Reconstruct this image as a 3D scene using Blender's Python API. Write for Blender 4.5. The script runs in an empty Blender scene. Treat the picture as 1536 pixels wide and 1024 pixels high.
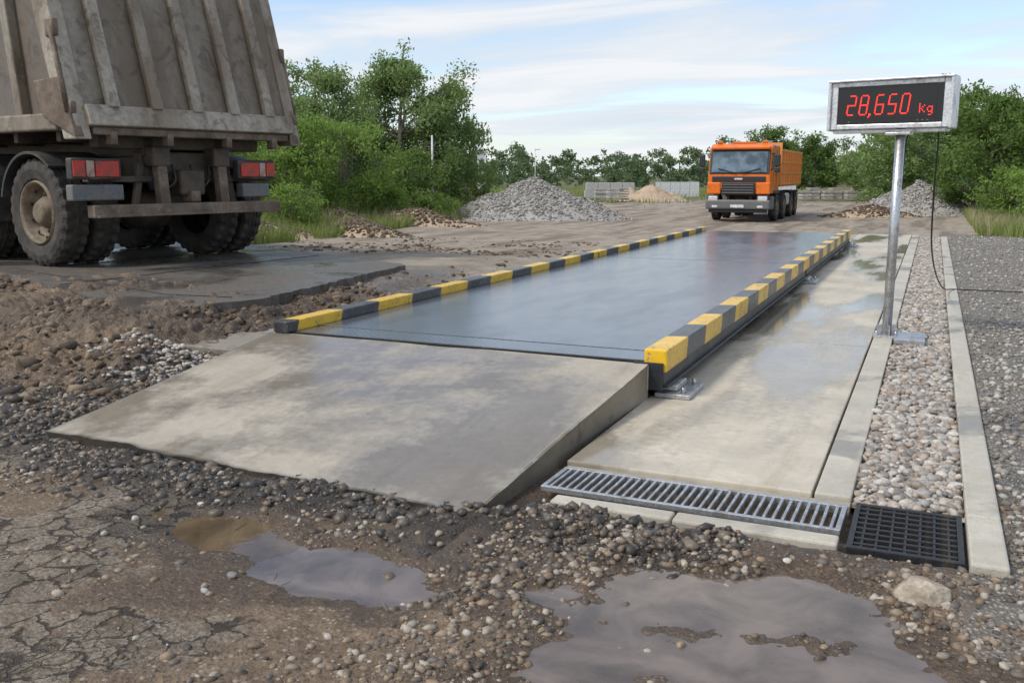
import bpy, math, random, bmesh
import numpy as np
from mathutils import Vector, Matrix
random.seed(3); rng=np.random.default_rng(7)
sc=bpy.context.scene
sc.view_settings.view_transform='Standard'; sc.view_settings.look='None'; sc.view_settings.exposure=0
TH=math.radians(24.06); PITCH=math.radians(10.12)
def W(L,d): return (L*math.cos(TH)-d*math.sin(TH), L*math.sin(TH)+d*math.cos(TH))

# ---------------- numpy noise
def hsh(i,j,s): 
    v=np.sin(i*127.1+j*311.7+s*74.7)*43758.5453
    return v-np.floor(v)
def vn(x,y,s=0):
    i=np.floor(x);j=np.floor(y);u=x-i;v=y-j
    u=u*u*(3-2*u);v=v*v*(3-2*v)
    return (hsh(i,j,s)*(1-u)+hsh(i+1,j,s)*u)*(1-v)+(hsh(i,j+1,s)*(1-u)+hsh(i+1,j+1,s)*u)*v
def fbm(x,y,s=0,o=4):
    r=0;a=.5;t=0
    for k in range(o):
        r=r+a*vn(x*2**k+k*13.3,y*2**k-k*7.7,s+k);t+=a;a*=.5
    return r/t
def ss(a,b,x):
    t=np.clip((x-a)/(b-a),0,1);return t*t*(3-2*t)

# ---------------- node helpers
class NT:
    def __init__(s,name):
        s.m=bpy.data.materials.new(name);s.m.use_nodes=True;s.t=s.m.node_tree;s.t.nodes.clear()
        s.out=s.t.nodes.new('ShaderNodeOutputMaterial')
    def n(s,ty,ins=None,**pr):
        nd=s.t.nodes.new('ShaderNode'+ty)
        for k,v in pr.items(): setattr(nd,k,v)
        for k,v in (ins or {}).items(): s.set(nd.inputs[k],v)
        return nd
    def set(s,sock,v):
        if isinstance(v,bpy.types.NodeSocket): s.t.links.new(v,sock)
        else:
            if sock.type=='RGBA' and len(v)==3: v=(*v,1)
            sock.default_value=v
    def pos(s): return s.n('NewGeometry').outputs['Position']
    def obj(s): return s.n('TexCoord').outputs['Object']
    def mapv(s,v,sc_=(1,1,1),rot=(0,0,0)): return s.n('Mapping',{'Vector':v,'Scale':sc_,'Rotation':rot}).outputs[0]
    def noise(s,v,scale,detail=4,rough=.55,dist=0): return s.n('TexNoise',{'Vector':v,'Scale':scale,'Detail':detail,'Roughness':rough,'Distortion':dist}).outputs['Fac']
    def ramp(s,v,a,b,lo=0,hi=1): return s.n('MapRange',{'Value':v,'From Min':a,'From Max':b,'To Min':lo,'To Max':hi}).outputs[0]
    def mix(s,f,a,b,bt='MIX'):
        nd=s.n('Mix',data_type='RGBA',blend_type=bt)
        s.set(nd.inputs[0],f);s.set(nd.inputs[6],a);s.set(nd.inputs[7],b);return nd.outputs[2]
    def mth(s,op,a,b=0.0,c=0.0):
        nd=s.n('Math',operation=op);s.set(nd.inputs[0],a);s.set(nd.inputs[1],b);s.set(nd.inputs[2],c);return nd.outputs[0]
    def bump(s,h,st=.5,dist=.01,nrm=None):
        i={'Height':h,'Strength':st,'Distance':dist}
        if nrm is not None:i['Normal']=nrm
        return s.n('Bump',i).outputs[0]
    def bsdf(s,**k):
        ins={a.replace('_',' '):v for a,v in k.items()}
        b=s.n('BsdfPrincipled',ins);s.t.links.new(b.outputs[0],s.out.inputs[0]);return b
def simple(name,col,rough=.5,metal=0.0,dirt=.0,dirtcol=(.12,.10,.08),bump=0,scale=6,rv=.1,streak=False,vary=.25):
    t=NT(name);p=t.obj()
    p2=t.mapv(p,(1,1,.15)) if streak else p
    n=t.noise(p2,scale,5,.6);n2=t.noise(p,scale*7,3)
    c=t.mix(t.ramp(n2,.3,.7),tuple(x*(1-vary) for x in col),tuple(min(1,x*(1+vary)) for x in col))
    if dirt>0:
        c=t.mix(t.ramp(n,.62-dirt*.5,.72-dirt*.2,0,.9),c,dirtcol)
        if streak: c=t.mix(t.ramp(t.noise(p,scale*1.7,6,.7,.8),.52,.62,0,.7),c,tuple(x*.6 for x in dirtcol))
    r=t.ramp(n,.3,.7,max(0.03,rough-rv),min(1,rough+rv))
    k=dict(Base_Color=c,Roughness=r,Metallic=metal)
    if bump>0:k['Normal']=t.bump(n2,bump,.01)
    t.bsdf(**k);return t.m

# ---------------- materials
def concrete(name,base=(.40,.38,.34),wet=.5,wscale=.7,stretch=(1,1,1),bumps=.25,brown=.3,wlo=.1,streak=0):
    t=NT(name);p=t.pos()
    n=t.noise(p,1.7,6,.6);n2=t.noise(p,14,4,.65);n3=t.noise(p,140,2,.7);w=t.noise(t.mapv(p,stretch),wscale,5,.5,.3)
    c=t.mix(t.ramp(n,.3,.7),tuple(x*.82 for x in base),tuple(x*1.12 for x in base))
    c=t.mix(t.ramp(n2,.35,.75,0,.4),c,(base[0]*.62,base[1]*.57,base[2]*.48))
    c=t.mix(t.ramp(n3,.56,.72,0,.55),c,(base[0]*.42,base[1]*.40,base[2]*.37))
    c=t.mix(t.ramp(n3,.42,.25,0,.35),c,(base[0]*1.35,base[1]*1.35,base[2]*1.35))
    c=t.mix(t.ramp(t.noise(p,.9,6,.65,.5),.46,.72,0,brown),c,(.21,.165,.11))
    if streak: c=t.mix(t.ramp(t.noise(t.mapv(p,(5,.5,1)),1.3,6,.7),.52,.66,0,streak),c,(base[0]*.5,base[1]*.46,base[2]*.38))
    wm=t.ramp(t.mth('ADD',w,t.mth('MULTIPLY',n2,.12)),.66-wet*.3,.72-wet*.2)
    c=t.mix(wm,c,t.mix(.62,c,(.28,.26,.23),'MULTIPLY'))
    pit=t.n('TexVoronoi',{'Vector':p,'Scale':55.0}).outputs['Distance']
    h=t.mth('ADD',t.mth('MULTIPLY',n3,.5),t.mth('ADD',n2,t.ramp(pit,.05,.2,-.4,0)))
    hs=t.n('Bump',{'Height':h,'Strength':t.ramp(wm,0,1,bumps,bumps*.22),'Distance':.006}).outputs[0]
    t.bsdf(Base_Color=c,Roughness=t.ramp(wm,0,1,.6,wlo),Normal=hs,Specular_IOR_Level=.55)
    return t.m
M={}
M['ramp']=concrete('ramp_concrete',(.43,.385,.315),.60,.75,(1,1,1),.45,.3,.08,.3)
M['slab']=concrete('slab_concrete',(.57,.515,.42),.45,.9,(1.3,.35,1),.25,.25,.08,.3)
M['kerb']=concrete('kerb_concrete',(.52,.485,.41),.1,1.2,(1,1,1),.45,.25,.3,.2)
M['rough']=concrete('rough_concrete',(.40,.36,.30),.1,1.2,(1,1,1),.7,.4,.35)
M['plate']=concrete('worn_concrete',(.29,.265,.23),.3,1.2,(1,1,1),.9,.4,.3)
M['gray']=simple('gray_block',(.42,.42,.41),.8,scale=2,bump=.3)
M['white']=simple('white_sheet',(.62,.63,.63),.6,scale=1)

def ground_mat():
    t=NT('ground_mud_gravel');p=t.pos()
    z1=t.n('VertexColor',layer_name='zone');s1=t.n('SeparateColor',{0:z1.outputs[0]})
    z2=t.n('VertexColor',layer_name='zone2');s2=t.n('SeparateColor',{0:z2.outputs[0]})
    asp,grs,grv=s1.outputs[0],s1.outputs[1],s1.outputs[2]
    wet,road,dark=s2.outputs[0],s2.outputs[1],s2.outputs[2]
    n1=t.noise(p,1.6,5,.6);n2=t.noise(p,9,6,.65);n3=t.noise(p,55,4,.7)
    brk=t.mth('MULTIPLY',t.mth('SUBTRACT',n2,.5),.9)
    def m(s,a=.35,b=.65): return t.ramp(t.mth('ADD',s,brk),a,b)
    dirt=t.mix(t.ramp(n2,.3,.7),(.115,.078,.05),(.27,.195,.13))
    dirt=t.mix(t.ramp(n1,.4,.65,0,.6),dirt,(.155,.115,.08))
    dirt=t.mix(t.ramp(n3,.48,.66,0,.75),dirt,(.05,.037,.027))
    v=t.n('TexVoronoi',{'Vector':p,'Scale':42.0,'Randomness':1.0});vd=v.outputs['Distance']
    vs=t.n('SeparateColor',{0:v.outputs['Color']})
    peb=t.mix(vs.outputs[0],(.09,.07,.05),(.42,.36,.29))
    pm=t.mth('MULTIPLY',t.ramp(vd,.45,.3),t.ramp(vs.outputs[1],.55,.6))
    col=t.mix(t.mth('MULTIPLY',pm,.75),dirt,peb)
    rc=t.mix(t.ramp(n1,.3,.7),(.24,.20,.155),(.40,.345,.275))
    rc=t.mix(t.ramp(t.noise(t.mapv(p,(1.2,.18,1)),1.1,6,.65),.47,.60,0,.75),rc,(.145,.11,.078))
    rc=t.mix(t.mth('MULTIPLY',pm,.35),rc,peb)
    col=t.mix(m(road),col,rc)
    gc=t.mix(vs.outputs[2],(.19,.175,.15),(.54,.51,.46));gc=t.mix(t.ramp(vd,.25,.55,0,.8),gc,(.10,.09,.078))
    gc=t.mix(t.ramp(n1,.48,.7,0,.4),gc,(.22,.18,.135))
    gm=m(grv);col=t.mix(gm,col,gc)
    gr=t.mix(t.ramp(n2,.35,.65),(.08,.10,.035),(.16,.145,.07));grm=m(grs);col=t.mix(grm,col,gr)
    dk=t.mix(t.ramp(n3,.35,.7),(.03,.026,.022),(.11,.092,.072));dm=m(dark);col=t.mix(t.mth('MULTIPLY',dm,.85),col,dk)
    dcol=t.n('TexNoise',{'Vector':p,'Scale':7.0,'Detail':6.0,'Roughness':.62}).outputs['Color']
    dv=t.n('VectorMath',{0:p,1:t.n('VectorMath',{0:dcol,1:(.17,.17,.0)},operation='MULTIPLY').outputs[0]},operation='ADD').outputs[0]
    cr=t.n('TexVoronoi',{'Vector':t.mapv(dv,(1,1,0)),'Scale':5.4},feature='DISTANCE_TO_EDGE').outputs['Distance']
    cr2=t.n('TexVoronoi',{'Vector':t.mapv(dv,(1,1,0)),'Scale':14.0},feature='DISTANCE_TO_EDGE').outputs['Distance']
    cl=t.n('SeparateColor',{0:t.n('TexVoronoi',{'Vector':t.mapv(dv,(1,1,0)),'Scale':5.4}).outputs['Color']}).outputs[0]
    ac=t.mix(cl,(.185,.152,.115),(.27,.225,.17));ac=t.mix(t.ramp(n3,.45,.62,0,.8),ac,(.085,.067,.05));ac=t.mix(t.ramp(n3,.42,.3,0,.6),ac,(.40,.35,.28))
    ac=t.mix(t.ramp(n2,.48,.60,0,.85),ac,(.12,.088,.06));ac=t.mix(t.mth('MULTIPLY',pm,.35),ac,peb)
    cw=t.mth('ADD',cr,t.ramp(n2,.38,.62,.028,-.02));crm=t.ramp(cw,.010,.042,1,0)
    cm2=t.mth('MULTIPLY',t.ramp(cr2,.0,.04,1,0),t.ramp(n1,.52,.58));crm=t.mth('MAXIMUM',crm,t.mth('MULTIPLY',cm2,.6))
    ac=t.mix(t.mth('MULTIPLY',crm,.88),ac,(.04,.03,.022));am=m(asp,.4,.6);col=t.mix(am,col,ac)
    wm=m(wet);col=t.mix(t.mth('MULTIPLY',wm,.8),col,t.mix(1.0,col,(.45,.42,.385),'MULTIPLY'))
    h=t.mth('ADD',t.mth('MULTIPLY',n2,1.0),t.mth('MULTIPLY',n3,.6))
    h=t.mth('ADD',h,t.mth('MULTIPLY',t.ramp(vd,.1,.5,.5,0),t.mth('ADD',gm,.35)))
    h=t.mth('SUBTRACT',h,t.mth('MULTIPLY',t.mth('MULTIPLY',crm,am),1.2))
    b=t.bump(h,.95,.022)
    r=t.mth('SUBTRACT',t.ramp(n3,.3,.7,.75,.95),t.mth('MULTIPLY',wm,.55))
    t.bsdf(Base_Color=col,Roughness=r,Normal=b,Specular_IOR_Level=.4);return t.m
M['ground']=ground_mat()

def stone_mat(name,cols,rough=.7,bump=.3):
    t=NT(name);g=t.n('NewGeometry');r=g.outputs['Random Per Island']
    cr=t.n('ValToRGB',{0:r});e=cr.color_ramp;e.interpolation='CONSTANT'
    while len(e.elements)<len(cols):e.elements.new(.5)
    for i,c in enumerate(cols):e.elements[i].position=i/len(cols);e.elements[i].color=(*c,1)
    n=t.noise(g.outputs['Position'],70,3,.6)
    c=t.mix(t.ramp(n,.3,.7),t.mix(1.0,cr.outputs[0],(.62,.6,.58),'MULTIPLY'),cr.outputs[0])
    t.bsdf(Base_Color=c,Roughness=rough,Normal=t.bump(n,bump,.006));return t.m
M['pebble']=stone_mat('river_pebble',[(.46,.43,.385),(.37,.33,.285),(.54,.50,.44),(.28,.245,.21),(.43,.355,.285),(.39,.38,.36),(.60,.565,.51),(.34,.27,.205),(.48,.41,.35),(.22,.205,.19)],.6,.15)
M['gstone']=stone_mat('ground_gravel',[(.19,.14,.098),(.29,.235,.175),(.14,.105,.075),(.38,.335,.27),(.23,.165,.11),(.15,.13,.11),(.31,.23,.155),(.09,.073,.057),(.20,.15,.105),(.45,.40,.33)],.6)
M['dstone']=stone_mat('asphalt_crumble',[(.06,.052,.045),(.04,.034,.03),(.10,.085,.07),(.08,.065,.051),(.18,.145,.11),(.05,.044,.037),(.14,.108,.078)],.45,.5)
M['clod']=stone_mat('soil_clod',[(.16,.115,.075),(.125,.09,.06),(.21,.155,.105),(.10,.075,.052),(.26,.20,.14),(.08,.063,.048)],.9,.7)
M['pile']=stone_mat('pile_gravel',[(.38,.37,.35),(.29,.28,.265),(.47,.455,.43),(.22,.21,.195),(.34,.32,.29)],.8,.3)
M['graygravel']=stone_mat('grey_gravel',[(.34,.32,.28),(.43,.41,.37),(.25,.23,.20),(.54,.51,.46),(.36,.30,.24),(.19,.175,.155)],.7)

def deck_mat():
    t=NT('deck_tread_plate');p=t.obj()
    def lens(rot):
        q=t.n('SeparateXYZ',{0:t.mapv(p,(1,1,1),(0,0,rot))})
        a=t.mth('ABSOLUTE',t.mth('SINE',t.mth('MULTIPLY',q.outputs[0],62.8)))
        b=t.mth('ABSOLUTE',t.mth('SINE',t.mth('MULTIPLY',q.outputs[1],125)))
        return t.mth('MULTIPLY',t.mth('POWER',a,2.0),t.mth('POWER',b,4.0))
    h=t.mth('MAXIMUM',lens(.785),lens(-.785))
    n=t.noise(p,.8,6,.6,.4);n2=t.noise(p,6,5,.6);n3=t.noise(t.mapv(p,(1.6,.5,1)),1.0,5,.6)
    c=t.mix(t.ramp(n2,.35,.7),(.10,.115,.138),(.14,.158,.182));c=t.mix(t.ramp(n,.5,.72,0,.45),c,(.17,.17,.168))
    c=t.mix(t.mth('MULTIPLY',h,.4),c,(.28,.30,.33))
    t.bsdf(Base_Color=c,Metallic=.5,Roughness=t.ramp(n3,.38,.62,.09,.22),Normal=t.bump(h,.35,.002),Specular_IOR_Level=.6);return t.m
M['deck']=deck_mat()
def stripe_mat():
    t=NT('hazard_stripe_paint');p=t.pos();q=t.n('SeparateXYZ',{0:p})
    s=t.mth('ADD',q.outputs[1],t.mth('ADD',t.mth('MULTIPLY',t.mth('SUBTRACT',q.outputs[2],.36),-.35),t.mth('MULTIPLY',t.mth('ADD',q.outputs[0],1.66),-.35)))
    f=t.mth('FRACT',t.mth('DIVIDE',t.mth('SUBTRACT',s,6.42),1.3));m=t.ramp(f,.505,.515,1,0)
    n=t.noise(p,5,6,.65);n2=t.noise(p,40,4,.7)
    y=t.mix(t.ramp(n,.4,.7),(.80,.49,.02),(.68,.40,.03));k=t.mix(t.ramp(n,.4,.7),(.03,.032,.036),(.07,.07,.074))
    c=t.mix(m,k,y);c=t.mix(t.ramp(t.mth('ADD',n2,t.mth('MULTIPLY',n,.6)),.87,.96,0,.8),c,(.17,.15,.12))
    t.bsdf(Base_Color=c,Roughness=t.ramp(n,.3,.7,.22,.42),Normal=t.bump(n2,.1,.003));return t.m
M['stripe']=stripe_mat()
M['blacksteel']=simple('black_steel',(.022,.024,.028),.4,0,.12,(.06,.052,.045),.15,5)
M['galv']=simple('galvanised_steel',(.52,.53,.54),.38,.8,.2,(.27,.25,.22),.1,8)
M['alu']=simple('brushed_aluminium',(.64,.65,.66),.4,.5,.1,(.32,.32,.31),.05,5)
M['castiron']=simple('cast_iron',(.03,.03,.032),.5,.3,.15,(.07,.06,.05),.3,9)
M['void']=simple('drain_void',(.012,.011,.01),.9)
M['rubber']=simple('tyre_rubber',(.032,.030,.028),.85,0,.40,(.09,.075,.06),.3,7)
M['rubber2']=simple('tyre_rubber_clean',(.025,.025,.026),.8,0,.25,(.1,.09,.07),.3,7)
M['rim']=simple('dusty_rim',(.25,.20,.145),.7,.1,.5,(.12,.09,.06),.2,6)
M['body']=simple('muddy_body_paint',(.29,.255,.205),.65,.05,.5,(.17,.13,.092),.35,2.2,streak=True,vary=.2)
M['bodyrib']=simple('muddy_rib_paint',(.37,.325,.26),.6,.05,.4,(.21,.16,.11),.35,3,streak=True,vary=.2)
M['bodydark']=simple('dark_muddy_panel',(.14,.13,.115),.6,.1,.5,(.16,.13,.10),.3,2.5,streak=True)
M['chassis']=simple('greasy_chassis',(.055,.046,.038),.65,.2,.5,(.12,.09,.064),.5,6)
M['rusty']=simple('rusty_bumper',(.22,.17,.125),.7,.15,.5,(.11,.078,.054),.5,5)
M['guard']=simple('plastic_mudguard',(.035,.035,.036),.6,0,.3,(.11,.09,.07),.2,4)
M['redlens']=simple('red_tail_lens',(.50,.03,.02),.25,0,.3,(.16,.07,.05),0,9)
M['amberlens']=simple('amber_lens',(.6,.17,.03),.25,0,.2,(.2,.1,.05),0,9)
M['whitelens']=simple('clear_lens',(.45,.30,.26),.25,0,.2,(.2,.1,.05),0,9)
M['orange']=simple('orange_paint',(.78,.17,.015),.28,0,.12,(.4,.13,.04),0,3,vary=.08)
M['orangebody']=simple('orange_tipper_paint',(.74,.29,.07),.45,0,.25,(.45,.22,.09),.1,2,vary=.1)
M['darkplastic']=simple('dark_grille_plastic',(.025,.027,.03),.5)
M['greybumper']=simple('grey_bumper',(.13,.135,.14),.5,0,.3,(.18,.155,.13))
M['lamp']=simple('headlamp_glass',(.7,.72,.72),.15,.3)
t=NT('windscreen_glass');t.bsdf(Base_Color=t.mix(t.ramp(t.noise(t.obj(),2.2,4),.4,.6),(.07,.10,.12),(.18,.24,.27)),Roughness=.05,Specular_IOR_Level=.9,Metallic=.35);M['glass']=t.m
t=NT('led_panel');t.bsdf(Base_Color=(.012,.010,.011),Roughness=.22);M['ledpanel']=t.m
t=NT('red_led');b=t.bsdf(Base_Color=(.5,.01,.01),Roughness=.4,Emission_Color=(1,.04,.025,1),Emission_Strength=1.6);M['led']=t.m
M['cable']=simple('black_cable',(.02,.02,.02),.5)
def wetasph():
    t=NT('wet_asphalt_pad');p=t.pos();n=t.noise(p,.8,6,.6,.3);n2=t.noise(p,12,6,.65);n3=t.noise(p,90,3,.7)
    c=t.mix(t.ramp(n2,.3,.7),(.07,.063,.056),(.15,.135,.12));c=t.mix(t.ramp(n3,.5,.75,0,.5),c,(.21,.19,.165));c=t.mix(t.ramp(n,.5,.7,0,.6),c,(.14,.11,.08))
    r=t.ramp(n,.40,.56,.10,.55)
    t.bsdf(Base_Color=c,Roughness=r,Normal=t.n('Bump',{'Height':t.mth('ADD',n2,t.mth('MULTIPLY',n3,.5)),'Strength':t.ramp(n,.40,.56,.15,.8),'Distance':.015}).outputs[0]);return t.m
M['pad']=wetasph()
def water(name,mud,cov):
    t=NT(name);p=t.pos();n=t.noise(p,3,5,.6,.5);n2=t.noise(p,11,3)
    dif=t.n('BsdfDiffuse',{'Color':t.mix(t.ramp(n,.35,.65),tuple(x*.7 for x in mud),mud)})
    tr=t.n('BsdfTransparent',{'Color':(.62,.52,.42,1)})
    mx=t.n('MixShader',{0:t.ramp(n,.3,.6,cov-.25,cov+.1),1:tr.outputs[0],2:dif.outputs[0]})
    bm=t.bump(n2,.04,.01)
    gl=t.n('BsdfGlossy',{'Color':(1,1,1,1),'Roughness':.03,'Normal':bm})
    fr=t.n('Fresnel',{'IOR':1.5,'Normal':bm})
    mm=t.n('MixShader',{0:fr.outputs[0],1:mx.outputs[0],2:gl.outputs[0]})
    t.t.links.new(mm.outputs[0],t.out.inputs[0]);return t.m
M['water1']=water('muddy_water_brown',(.20,.14,.08),.72)
M['water2']=water('muddy_water_grey',(.25,.20,.165),.70)
def leafmat(name,a,b,c3,tr=.3):
    t=NT(name);g=t.n('NewGeometry');r=g.outputs['Random Per Island'];n=t.noise(g.outputs['Position'],1.1,2,.6)
    c=t.mix(r,a,b);c=t.mix(t.ramp(n,.42,.62),c,c3)
    d=t.n('BsdfDiffuse',{'Color':c});x=t.n('BsdfTranslucent',{'Color':t.mix(.5,c,(.24,.34,.09))})
    m=t.n('MixShader',{0:tr,1:d.outputs[0],2:x.outputs[0]})
    t.t.links.new(m.outputs[0],t.out.inputs[0]);return t.m
M['leafA']=leafmat('willow_leaves',(.17,.24,.095),(.32,.42,.19),(.21,.30,.11),.42)
M['leafB']=leafmat('dark_leaves',(.09,.155,.045),(.19,.28,.09),(.13,.20,.055),.42)
M['leafC']=leafmat('distant_leaves',(.10,.145,.08),(.16,.21,.12),(.125,.17,.095),.25)
M['bush']=leafmat('bush_leaves',(.17,.27,.055),(.30,.43,.12),(.21,.32,.08),.42)
M['grass']=leafmat('grass_blades',(.15,.23,.045),(.34,.36,.13),(.23,.30,.08),.3)
M['drygrass']=leafmat('dry_grass_blades',(.36,.31,.18),(.46,.41,.27),(.26,.26,.12),.2)
M['bark']=simple('bark',(.17,.15,.12),.9,0,0,bump=.6,scale=4)

# ---------------- mesh helpers
def mesh_np(name,v,f,mats,smooth=False,mi=None,parent=None):
    me=bpy.data.meshes.new(name);v=np.asarray(v,np.float32);f=np.asarray(f,np.int32);k=f.shape[1]
    me.vertices.add(len(v));me.vertices.foreach_set('co',v.ravel())
    me.loops.add(f.size);me.loops.foreach_set('vertex_index',f.ravel())
    me.polygons.add(len(f));me.polygons.foreach_set('loop_start',np.arange(0,f.size,k,dtype=np.int32))
    me.polygons.foreach_set('loop_total',np.full(len(f),k,np.int32))
    if smooth: me.polygons.foreach_set('use_smooth',np.ones(len(f),bool))
    if mi is not None: me.polygons.foreach_set('material_index',np.asarray(mi,np.int32))
    me.update(calc_edges=True)
    for m in (mats if isinstance(mats,list) else [mats]): me.materials.append(m)
    o=bpy.data.objects.new(name,me);sc.collection.objects.link(o)
    if parent:o.parent=parent
    return o
def empty(name,loc=(0,0,0),rz=0,s=1):
    e=bpy.data.objects.new(name,None);sc.collection.objects.link(e);e.location=loc;e.rotation_euler=(0,0,rz);e.scale=(s,s,s);e.empty_display_size=.1;return e
def box(name,par,c,s,mat,bev=.01,rot=(0,0,0),shear=None,taper=None):
    x,y,z=[a/2 for a in s]
    v=[(-x,-y,-z),(x,-y,-z),(x,y,-z),(-x,y,-z),(-x,-y,z),(x,-y,z),(x,y,z),(-x,y,z)]
    if shear: v=[(a+shear[0]*cc,b+shear[1]*cc,cc) for a,b,cc in v]
    if taper: v=[(a*(taper[0] if cc>0 else 1),b*(taper[1] if cc>0 else 1),cc) for a,b,cc in v]
    f=[(0,3,2,1),(4,5,6,7),(0,1,5,4),(1,2,6,5),(2,3,7,6),(3,0,4,7)]
    me=bpy.data.meshes.new(name);me.from_pydata(v,[],f);me.materials.append(mat)
    o=bpy.data.objects.new(name,me);sc.collection.objects.link(o);o.location=c;o.rotation_euler=rot
    if par:o.parent=par
    if bev>0:
        m=o.modifiers.new('b','BEVEL');m.width=bev;m.segments=2
    return o
def poly(name,par,pts,ext,mat,bev=0):
    n=len(pts)
    v=[(a,ext[0],b) for a,b in pts]+[(a,ext[1],b) for a,b in pts]
    f=[tuple(range(n)),tuple(range(2*n-1,n-1,-1))]+[(i,i+n,(i+1)%n+n,(i+1)%n) for i in range(n)]
    me=bpy.data.meshes.new(name);me.from_pydata(v,[],f);me.materials.append(mat)
    bm=bmesh.new();bm.from_mesh(me);bmesh.ops.recalc_face_normals(bm,faces=bm.faces);bm.to_mesh(me);bm.free()
    o=bpy.data.objects.new(name,me);sc.collection.objects.link(o)
    if par:o.parent=par
    if bev>0:
        m=o.modifiers.new('b','BEVEL');m.width=bev;m.segments=2
    return o
def tube(pts,rad,seg=8):
    pts=[Vector(p) for p in pts];V=[];F=[]
    for i,p in enumerate(pts):
        a=pts[max(0,i-1)];b=pts[min(len(pts)-1,i+1)];d=(b-a).normalized()
        u=d.cross(Vector((0,0,1)) if abs(d.z)<.9 else Vector((1,0,0))).normalized();w=d.cross(u)
        r=rad[i] if hasattr(rad,'__len__') else rad
        for k in range(seg):
            t=2*math.pi*k/seg;V.append(p+u*math.cos(t)*r+w*math.sin(t)*r)
    for i in range(len(pts)-1):
        for k in range(seg):
            F.append((i*seg+k,i*seg+(k+1)%seg,(i+1)*seg+(k+1)%seg,(i+1)*seg+k))
    return [tuple(v) for v in V],F
def tubeobj(name,par,pts,rad,mat,seg=12,cap=True):
    V,F=tube(pts,rad,seg)
    if cap: F=F+[tuple(range(seg-1,-1,-1)),tuple(range(len(V)-seg,len(V)))]
    me=bpy.data.meshes.new(name);me.from_pydata(V,[],F);me.materials.append(mat)
    for p in me.polygons:p.use_smooth=len(p.vertices)==4
    o=bpy.data.objects.new(name,me);sc.collection.objects.link(o)
    if par:o.parent=par
    return o
def lathe(name,par,prof,c,mat,seg=48,mod=None,smooth=True):
    V=[];F=[];n=len(prof)
    for k in range(seg):
        a=2*math.pi*k/seg
        for i,(y,r) in enumerate(prof):
            rr=r-(mod(i,k) if mod else 0);V.append((rr*math.cos(a),y,rr*math.sin(a)))
    for k in range(seg):
        for i in range(n-1):
            F.append((k*n+i,k*n+i+1,((k+1)%seg)*n+i+1,((k+1)%seg)*n+i))
    me=bpy.data.meshes.new(name);me.from_pydata(V,[],F);me.materials.append(mat)
    for p in me.polygons:p.use_smooth=smooth
    o=bpy.data.objects.new(name,me);sc.collection.objects.link(o);o.location=c
    if par:o.parent=par
    return o

# ---------------- terrain height
def rect(x,y,x0,x1,y0,y1,s):
    return ss(x0-s,x0,x)*(1-ss(x1,x1+s,x))*ss(y0-s,y0,y)*(1-ss(y1,y1+s,y))
def puddle_mask(x,y):
    w=(fbm(x*2.8,y*2.8,31,5)-.5)
    def e(cx,cy,rx,ry,a=0,k=1.5):
        ca,sa=math.cos(a),math.sin(a);dx=x-cx;dy=y-cy
        return 1-np.sqrt(((dx*ca+dy*sa)/rx)**2+((-dx*sa+dy*ca)/ry)**2)+w*k
    p1=e(-2.88,3.23,.46,.20,-.1);p2=e(-2.20,3.08,.44,.23,-.25);p3=np.maximum(e(-.66,3.48,.60,.36,.15),e(-.46,2.90,.64,.52,0))
    return p1,p2,p3
def bank(x,y):
    s=(x+7.2)*(-.40)+(y-7.0)*(-.915)
    return (1-ss(-.1,2.1,s+(fbm(x*.8,y*.8,5)-.5)*.8))*(1-ss(-7.2,-5.9,x))*(1-ss(13,20,y))
def crumble(x,y):
    edge=np.where(x<-1.9,4.05,4.3)
    a=np.exp(-((y-edge+.24)/.36)**2)*(1-ss(-.9,-.5,x))*ss(-8,-6.2,x)
    b=np.exp(-((x+5.6)/.6)**2)*ss(3.8,4.3,y)*(1-ss(6,7,y))
    c=np.exp(-((y-4.5)/.5)**2)*(1-ss(-6,-5,x))
    return np.clip((a+b*.7+c*.6)*(.2+1.7*fbm(x*1.8,y*1.8,21,4)),0,1)
def bankzone(x,y): return np.clip(ss(.0,.8,-(x+5.4))*ss(4.4,5.4,y)*(1-ss(8.5,12,y)),0,1)
def aspz(x,y): return ss(.25,-.25,(y-3.38)-(.26*(-x-2.6)))*(1-ss(-2.6,-2.1,x+(fbm(x*2,y*2,44)-.5)*1.2))*ss(.38,.50,fbm(x*1.4,y*1.4,48,4))
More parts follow.
